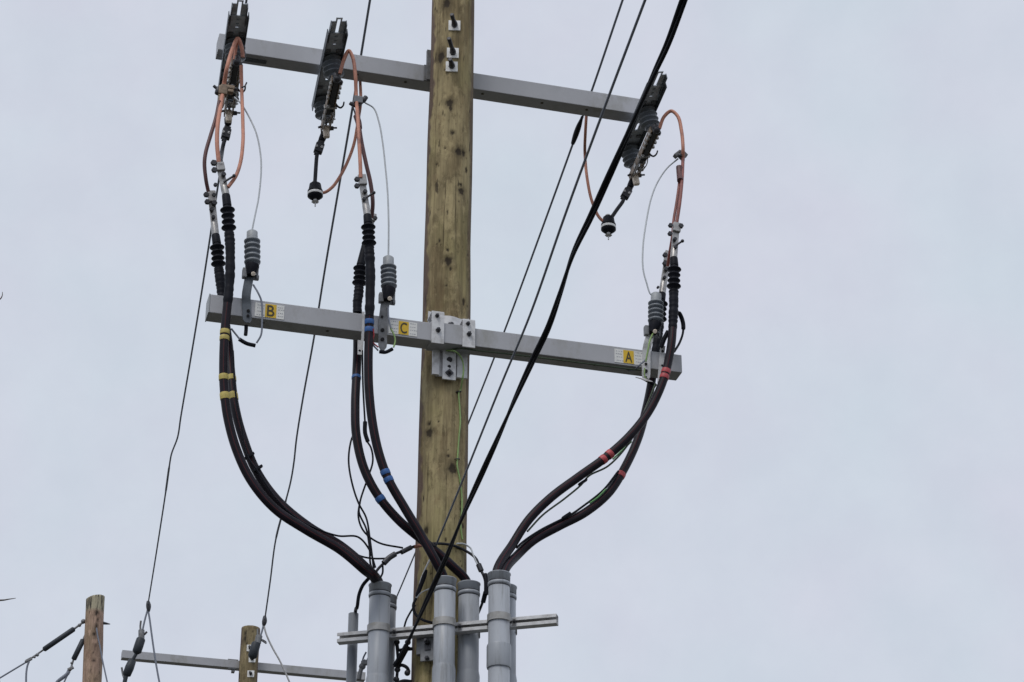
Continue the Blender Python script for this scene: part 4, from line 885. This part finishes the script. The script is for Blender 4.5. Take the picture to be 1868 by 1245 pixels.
# dark service hardware behind the left conduits
hw = thing('service_rack', 'dark rack with wire loops on the pole left side behind the left conduits', 'bracket', S(730, 1190, .1))
m = MB()
m.tube([S(722, 1162, .12), S(724, 1175, .12), S(727, 1186, .12), S(738, 1185, .12), S(752, 1184, .1)], .008, 8, 5)
m.tube([S(724, 1180, .12), S(726, 1205, .12), S(724, 1235, .12), S(722, 1260, .12)], .007, 8, 5)
m.tube([S(722, 1224, .12), S(731, 1214, .12), S(742, 1218, .12), S(746, 1226, .1)], .008, 8, 5); m.tube([S(720, 1250, .12), S(735, 1243, .12), S(750, 1244, .1)], .009, 8, 5)
obj('arm_loop', m, M['wirecover'], hw)
m = MB()
for (x, y) in ((724, 1172), (725, 1222), (723, 1240), (744, 1172), (743, 1228)):
    m.sphere(S(x, y, .12), .014)
obj('spool', m, M['boltm'], hw)
m = MB().tube([S(722, 1216, .14), S(732, 1198, .14), S(743, 1178, .15)], .0155, 10, 5); obj('cable_sleeve', m, M['black'], hw)
thin('thin black wire slanting beside the left side of the pole above the rail', [S(737, 1146, .1), S(741, 1132, .1), S(750, 1115, .1), S(757, 1105, .14)], .0045, 'wirecover')
rc = thing('riser_clamp', 'small dark clamp with wire stubs between the thin conduit and the fat one', 'clamp', S(660, 1218, .12))
m = MB(); m.tube([S(655, 1240, .12), S(657, 1228, .12), S(661, 1216, .12), S(668, 1205, .12)], .010, 8, 5); m.sphere(S(661, 1216, .12), .016); m.box(S(665, 1210, .12), D2, N2, UP, .03, .02, .02, .004)
obj('clamp_body', m, M['galvdark'], rc)
m = MB(); m.tube([S(660, 1214, .12), S(663, 1200, .12), S(668, 1190, .12)], .004, 8, 4); m.tube([S(664, 1215, .12), S(669, 1206, .12), S(674, 1196, .12)], .004, 8, 4); obj('stub', m, M['greywire'], rc)

# ---------------------------------------------------------------- far pole and its crossarm
XF = lambda z: Y(458, 1139, 21).x + (z - 9.6) * .0; zF = Y(458, 1141, 21 - .09).z
RF = lambda z: .089 + (zF - z) * .002
def on_far(px, py): return on_pole(px, py, XF, 21.0, RF)
kn = []
for (px, py, r, e) in [(448, 1156, .012, 2), (447, 1166, .010, 3), (466, 1143, .006, 1), (461, 1153, .006, 1.5), (450, 1175, .008, 1.6), (437, 1233, .01, 2)]:
    p, nn = on_far(px, py); kn.append((p.x, p.y, p.z, r, e))
far_pole = build_pole('utility_pole', 'short looking olive wooden pole top at the bottom left with square washers', XF, 21.0, 7.8, zF, RF, kn, M['woodfar'], 64, .02, 5, 0, True)
for (px, py) in ((456.5, 1183), (460, 1203), (457.5, 1230)): square_washer(px, py, far_pole, on_far, .066, L_=.03, r=.010)
fp = Vector((XF(0), 21, 0))
def fa(t, off, z): return fp + D * t + NN * off + UP * z
def Ufar(px, py, off):
    v = ray(px, py); t = ((fp - CAM).dot(NN) + off) / v.dot(NN); return CAM + v * t
q1 = Ufar(223.5, 1183, -.09); q2 = Ufar(435, 1208, -.09); q3 = Ufar(225, 1196, -.09); print('far arm z', q1.z, q2.z, q3.z)
tL = (q1 - fp).dot(D); zT = (q1.z + q2.z) / 2; hA = .078
far_arm = thing('crossarm', 'far grey crossarm behind the short pole top at the bottom left', 'crossarm', fa(0, -.13, zT), 'grey crossarms')
obj('beam', MB().box(fa(-.02, -.13, zT - hA / 2), D, NN, UP, -2 * tL - .04, .08, hA, .004), M['arm'], far_arm)
m = MB().box(fa(-.14, -.10, zT - hA / 2), D, NN, UP, .10, .012, hA + .02, .002); m.box(fa(-.13, -.13, zT - hA - .02), D, NN, UP, .03, .05, .03, .003); obj('mounting_bracket', m, M['galvdark'], far_arm)
bp = MB().tube([fa(-.13, -.11, zT - hA), fa(-.25, -.1, zT - .35), fa(-.02, .06, zT - 1.2)][::1], .012, 8, 4)
def susp(label, top, clampc, ins, tail_cl, hook, lower, tailwire, yv):
    t = thing('strain_insulator', label, 'insulator', Y(*top, yv), 'insulators where the thin wires end')
    m = MB().lathe(Y(*ins[0], yv), Y(*ins[1], yv), [(0, .02), (.04, .036), (.12, .042), (.5, .043), (.84, .042), (.92, .028), (1, .014)], 14); obj('body', m, M['slatefar'], t)
    m = MB().tube([Y(q[0], q[1], yv) for q in clampc], lambda u: .013 + .010 * math.sin(math.pi * u), 8, 4); m.tube([Y(q[0], q[1], yv) for q in hook], .010, 8, 4); obj('clamp', m, M['boltm'], t)
    if lower:
        m = MB().lathe(Y(*lower[0], yv), Y(*lower[1], yv), [(0, .014), (.06, .036), (.5, .042), (.92, .038), (1, .016)], 14); m.cyl(Y(*ins[1], yv), Y(*lower[0], yv), .016, 8); m.tube([Y(*lower[1], yv), Y(lower[1][0] - 2, lower[1][1] + 8, yv), Y(lower[1][0] - 4, lower[1][1] + 22, yv)], .02, 8, 4)
        obj('lower_body', m, M['slatefar'], t)
    obj('dead_end_wire', MB().tube([Y(q[0], q[1], yv) for q in tail_cl], .0085, 8, 6), M['greywire'], t)
    m = MB()
    for tw in tailwire: m.tube([Y(q[0], q[1], yv) for q in tw[0]], tw[1], 8, 6)
    obj('tail', m, M['galvdark'], t)
ya = 19.6
susp('pair of dark insulators crossing the left end of the far crossarm', (270, 1103), [(270, 1097), (271, 1106), (271, 1116)], [(258, 1164), (248, 1194)], [(270, 1110), (264, 1132), (259, 1155)], [(268, 1153), (263, 1158), (257, 1162)], [(242, 1204), (230, 1234)],
     [([(257, 1133), (256, 1145), (258, 1156)], .009), ([(222, 1218), (224, 1230), (228, 1242)], .009), ([(258, 1150), (258, 1166)], .028)], ya)
susp('dark insulator in front of the far pole top at the bottom left', (483, 1131), [(483, 1124), (482.5, 1134), (481, 1142)], [(468, 1172), (459, 1203)], [(481, 1140), (477, 1155), (473, 1166)], [(485, 1172), (478, 1168), (472, 1168)], None,
     [([(470, 1148), (470, 1160), (470, 1168)], .008), ([(473, 1160), (470, 1174)], .03), ([(486, 1174), (480, 1170), (474, 1166)], .009)], ya)
wire('tap_wire', 'thin wire falling past the left end of the far crossarm', [Y(*q, ya) for q in [(270, 1112), (273, 1130), (277, 1160), (282, 1195), (287, 1225), (294, 1262)]], .0085, M['greywire'], 'wire', None, 8)
wire('tap_wire', 'pale thin wire slanting down right from the far pole top', [Y(*q, ya) for q in [(481, 1140), (486, 1158), (497, 1182), (510, 1205), (524, 1235), (534, 1260)]], .008, M['lug'], 'wire', None, 8)

# ---------------------------------------------------------------- left pole
YL = 26.0; topL = Y(174, 1092, YL)
XL = lambda z: topL.x - (z - topL.z) * .045
RL = lambda z: .108 + (topL.z - z) * .004
def on_left(px, py): return on_pole(px, py, XL, YL, RL)
kn = []
for (px, py, r, e) in [(177, 1117, .018, 1.8), (176, 1122, .014, 1), (176, 1143, .016, 2.2), (172, 1157, .018, .9), (175, 1178, .010, 1), (171, 1205, .014, 1.2), (165, 1222, .009, .8), (173, 1240, .011, 1), (170, 1190, .006, 1), (178, 1131, .01, 1.6)]:
    p, nn = on_left(px, py); kn.append((p.x, p.y, p.z, r, e))
left_pole = build_pole('utility_pole', 'reddish brown wooden pole with a pale weathered top at the far left', XL, YL, 10.0, topL.z, RL, kn, M['woodred'], 64, .02, 9, .25, False)
obj('through_bolt', MB().lathe(Y(188, 1137, YL), Y(201, 1139, YL), [(0, .020), (.5, .014), (1, .005)], 8), M['boltm'], left_pole)
def strain(label, A, cyl0, cyl1, Bc, extra, yv=YL):
    t = thing('strain_insulator', label, 'insulator', Y(*A, yv), 'long dark insulators on the reddish pole')
    obj('rod', MB().lathe(Y(*cyl0, yv), Y(*cyl1, yv), [(0, .018), (.03, .032), (.97, .032), (1, .018)], 14), M['slatefar'], t)
    m = MB().tube([Y(*A, yv), Y(*cyl0, yv)], .014, 8, 2); m.tube([Y(*cyl1, yv), Y(*Bc, yv)], .012, 8, 2)
    for q, r in extra: m.sphere(Y(*q, yv), r)
    m.box(Y(Bc[0], Bc[1], yv), Vector((.85, 0, .5)), Vector((0, 1, 0)), Vector((-.5, 0, .85)), .075, .03, .035, .006)
    obj('fitting', m, M['galvdark'], t)
strain('long dark insulator stretching left from the reddish pole', (154, 1134), (136, 1147), (79, 1186), (53, 1204), [((152, 1134), .030), ((145, 1141), .022), ((68, 1195), .022), ((63, 1199), .016), ((48, 1207), .02)])
strain('second dark insulator slanting steeply down from the reddish pole', (156, 1158), (152, 1167), (134, 1204), (129, 1220), [((131, 1210), .018), ((127, 1222), .024)])
wire('far_wire', 'thin grey wire leaving the photo at the lower left edge', [Y(*q, YL) for q in [(50, 1207), (25, 1222), (0, 1237), (-60, 1272), (-200, 1350)]], .0105, M['greywire'], 'wire', None, 8)
wire('far_wire', 'short wire dropping from the long dark insulator clamp', [Y(*q, YL) for q in [(53, 1207), (50, 1215), (48, 1228), (47.5, 1250), (47, 1290)]], .012, M['greywire'], 'wire', None, 8)
wire('far_wire', 'thin wire falling across the right side of the reddish pole', [Y(*q, YL - .13) for q in [(176, 1146), (178, 1160), (182, 1178), (187, 1205), (192, 1228), (199, 1260)]], .009, M['greywire'], 'wire', None, 8)
t = thing('wire_grip', 'dark wire grip below the steep insulator at the lower left', 'clamp', Y(118, 1232, YL))
m = MB().tube([Y(126, 1224, YL), Y(120, 1232, YL), Y(106, 1243, YL), Y(98, 1252, YL)], lambda u: .012 + .012 * math.sin(math.pi * u), 8, 5); obj('sleeve', m, M['greywire'], t)
m = MB().tube([Y(127, 1226, YL), Y(121, 1236, YL), Y(115, 1250, YL)], .010, 8, 5); m.tube([Y(124, 1222, YL), Y(121, 1229, YL), Y(124, 1232, YL), Y(128, 1226, YL)], .006, 8, 5); obj('wire', m, M['greywire'], t)

# ---------------------------------------------------------------- bare tree just outside the left edge, two twig tips reach the photo
tree = thing('bare_tree', 'bare tree whose thin twig tips poke in at the left edge of the photo', 'tree', (Y(-420, 900, 15).x, 15, 0))
bx = tree.location.x
obj('trunk', MB().tube([Vector((bx, 15, 0)), Vector((bx + .05, 15, 2)), Vector((bx - .04, 15.05, 4)), Vector((bx + .03, 15, 6)), Vector((bx, 15, 8.5)), Vector((bx + .1, 15, 10.5))], lambda u: .16 * (1 - u) + .012, 12, 8), M['bark'], tree)
rt = random.Random(4); bm_ = MB()
def branch(p, d, L_, r, lev):
    P = [p]; q = p.copy(); dd = d.normalized()
    for i in range(4):
        dd = (dd + Vector((rt.uniform(-.22, .22), rt.uniform(-.22, .22), rt.uniform(-.08, .2)))).normalized(); q = q + dd * (L_ / 4); P.append(q.copy())
    for z_ in P:
        u_, v_ = proj(z_)
        if u_ > -15: return
    bm_.tube(P, lambda u: r * (1 - .75 * u), 6, 3)
    if lev > 0:
        for k in range(4): branch(P[rt.randint(1, 4)], dd + Vector((rt.uniform(-1, 1), rt.uniform(-1, 1), rt.uniform(-.2, .7))), L_ * .6, r * .5, lev - 1)
for i in range(26):
    z = 3 + i * .28; a = i * 2.4; branch(Vector((bx, 15, z)), Vector((math.cos(a), math.sin(a), .5)), 1.3 - i * .025, .045 - i * .001, 3)
for P, r in (([(-330, 640), (-200, 610), (-90, 570), (-30, 556), (-8, 548), (0, 546), (4, 540), (4.5, 533)], .0042), ([(-330, 1060), (-220, 1085), (-100, 1100), (-30, 1097), (0, 1095.5), (8, 1095), (16, 1093.5), (23, 1092.5), (29, 1091.5)], .0036)):
    bm_.tube([Vector((bx, 15, Y(P[0][0], P[0][1], 15).z - .3))] + [Y(*q, 15) for q in P], lambda u: r * (3.2 - 2.7 * u), 6, 5)
obj('branches', bm_, M['bark'], tree)

print('objects', len(bpy.data.objects))
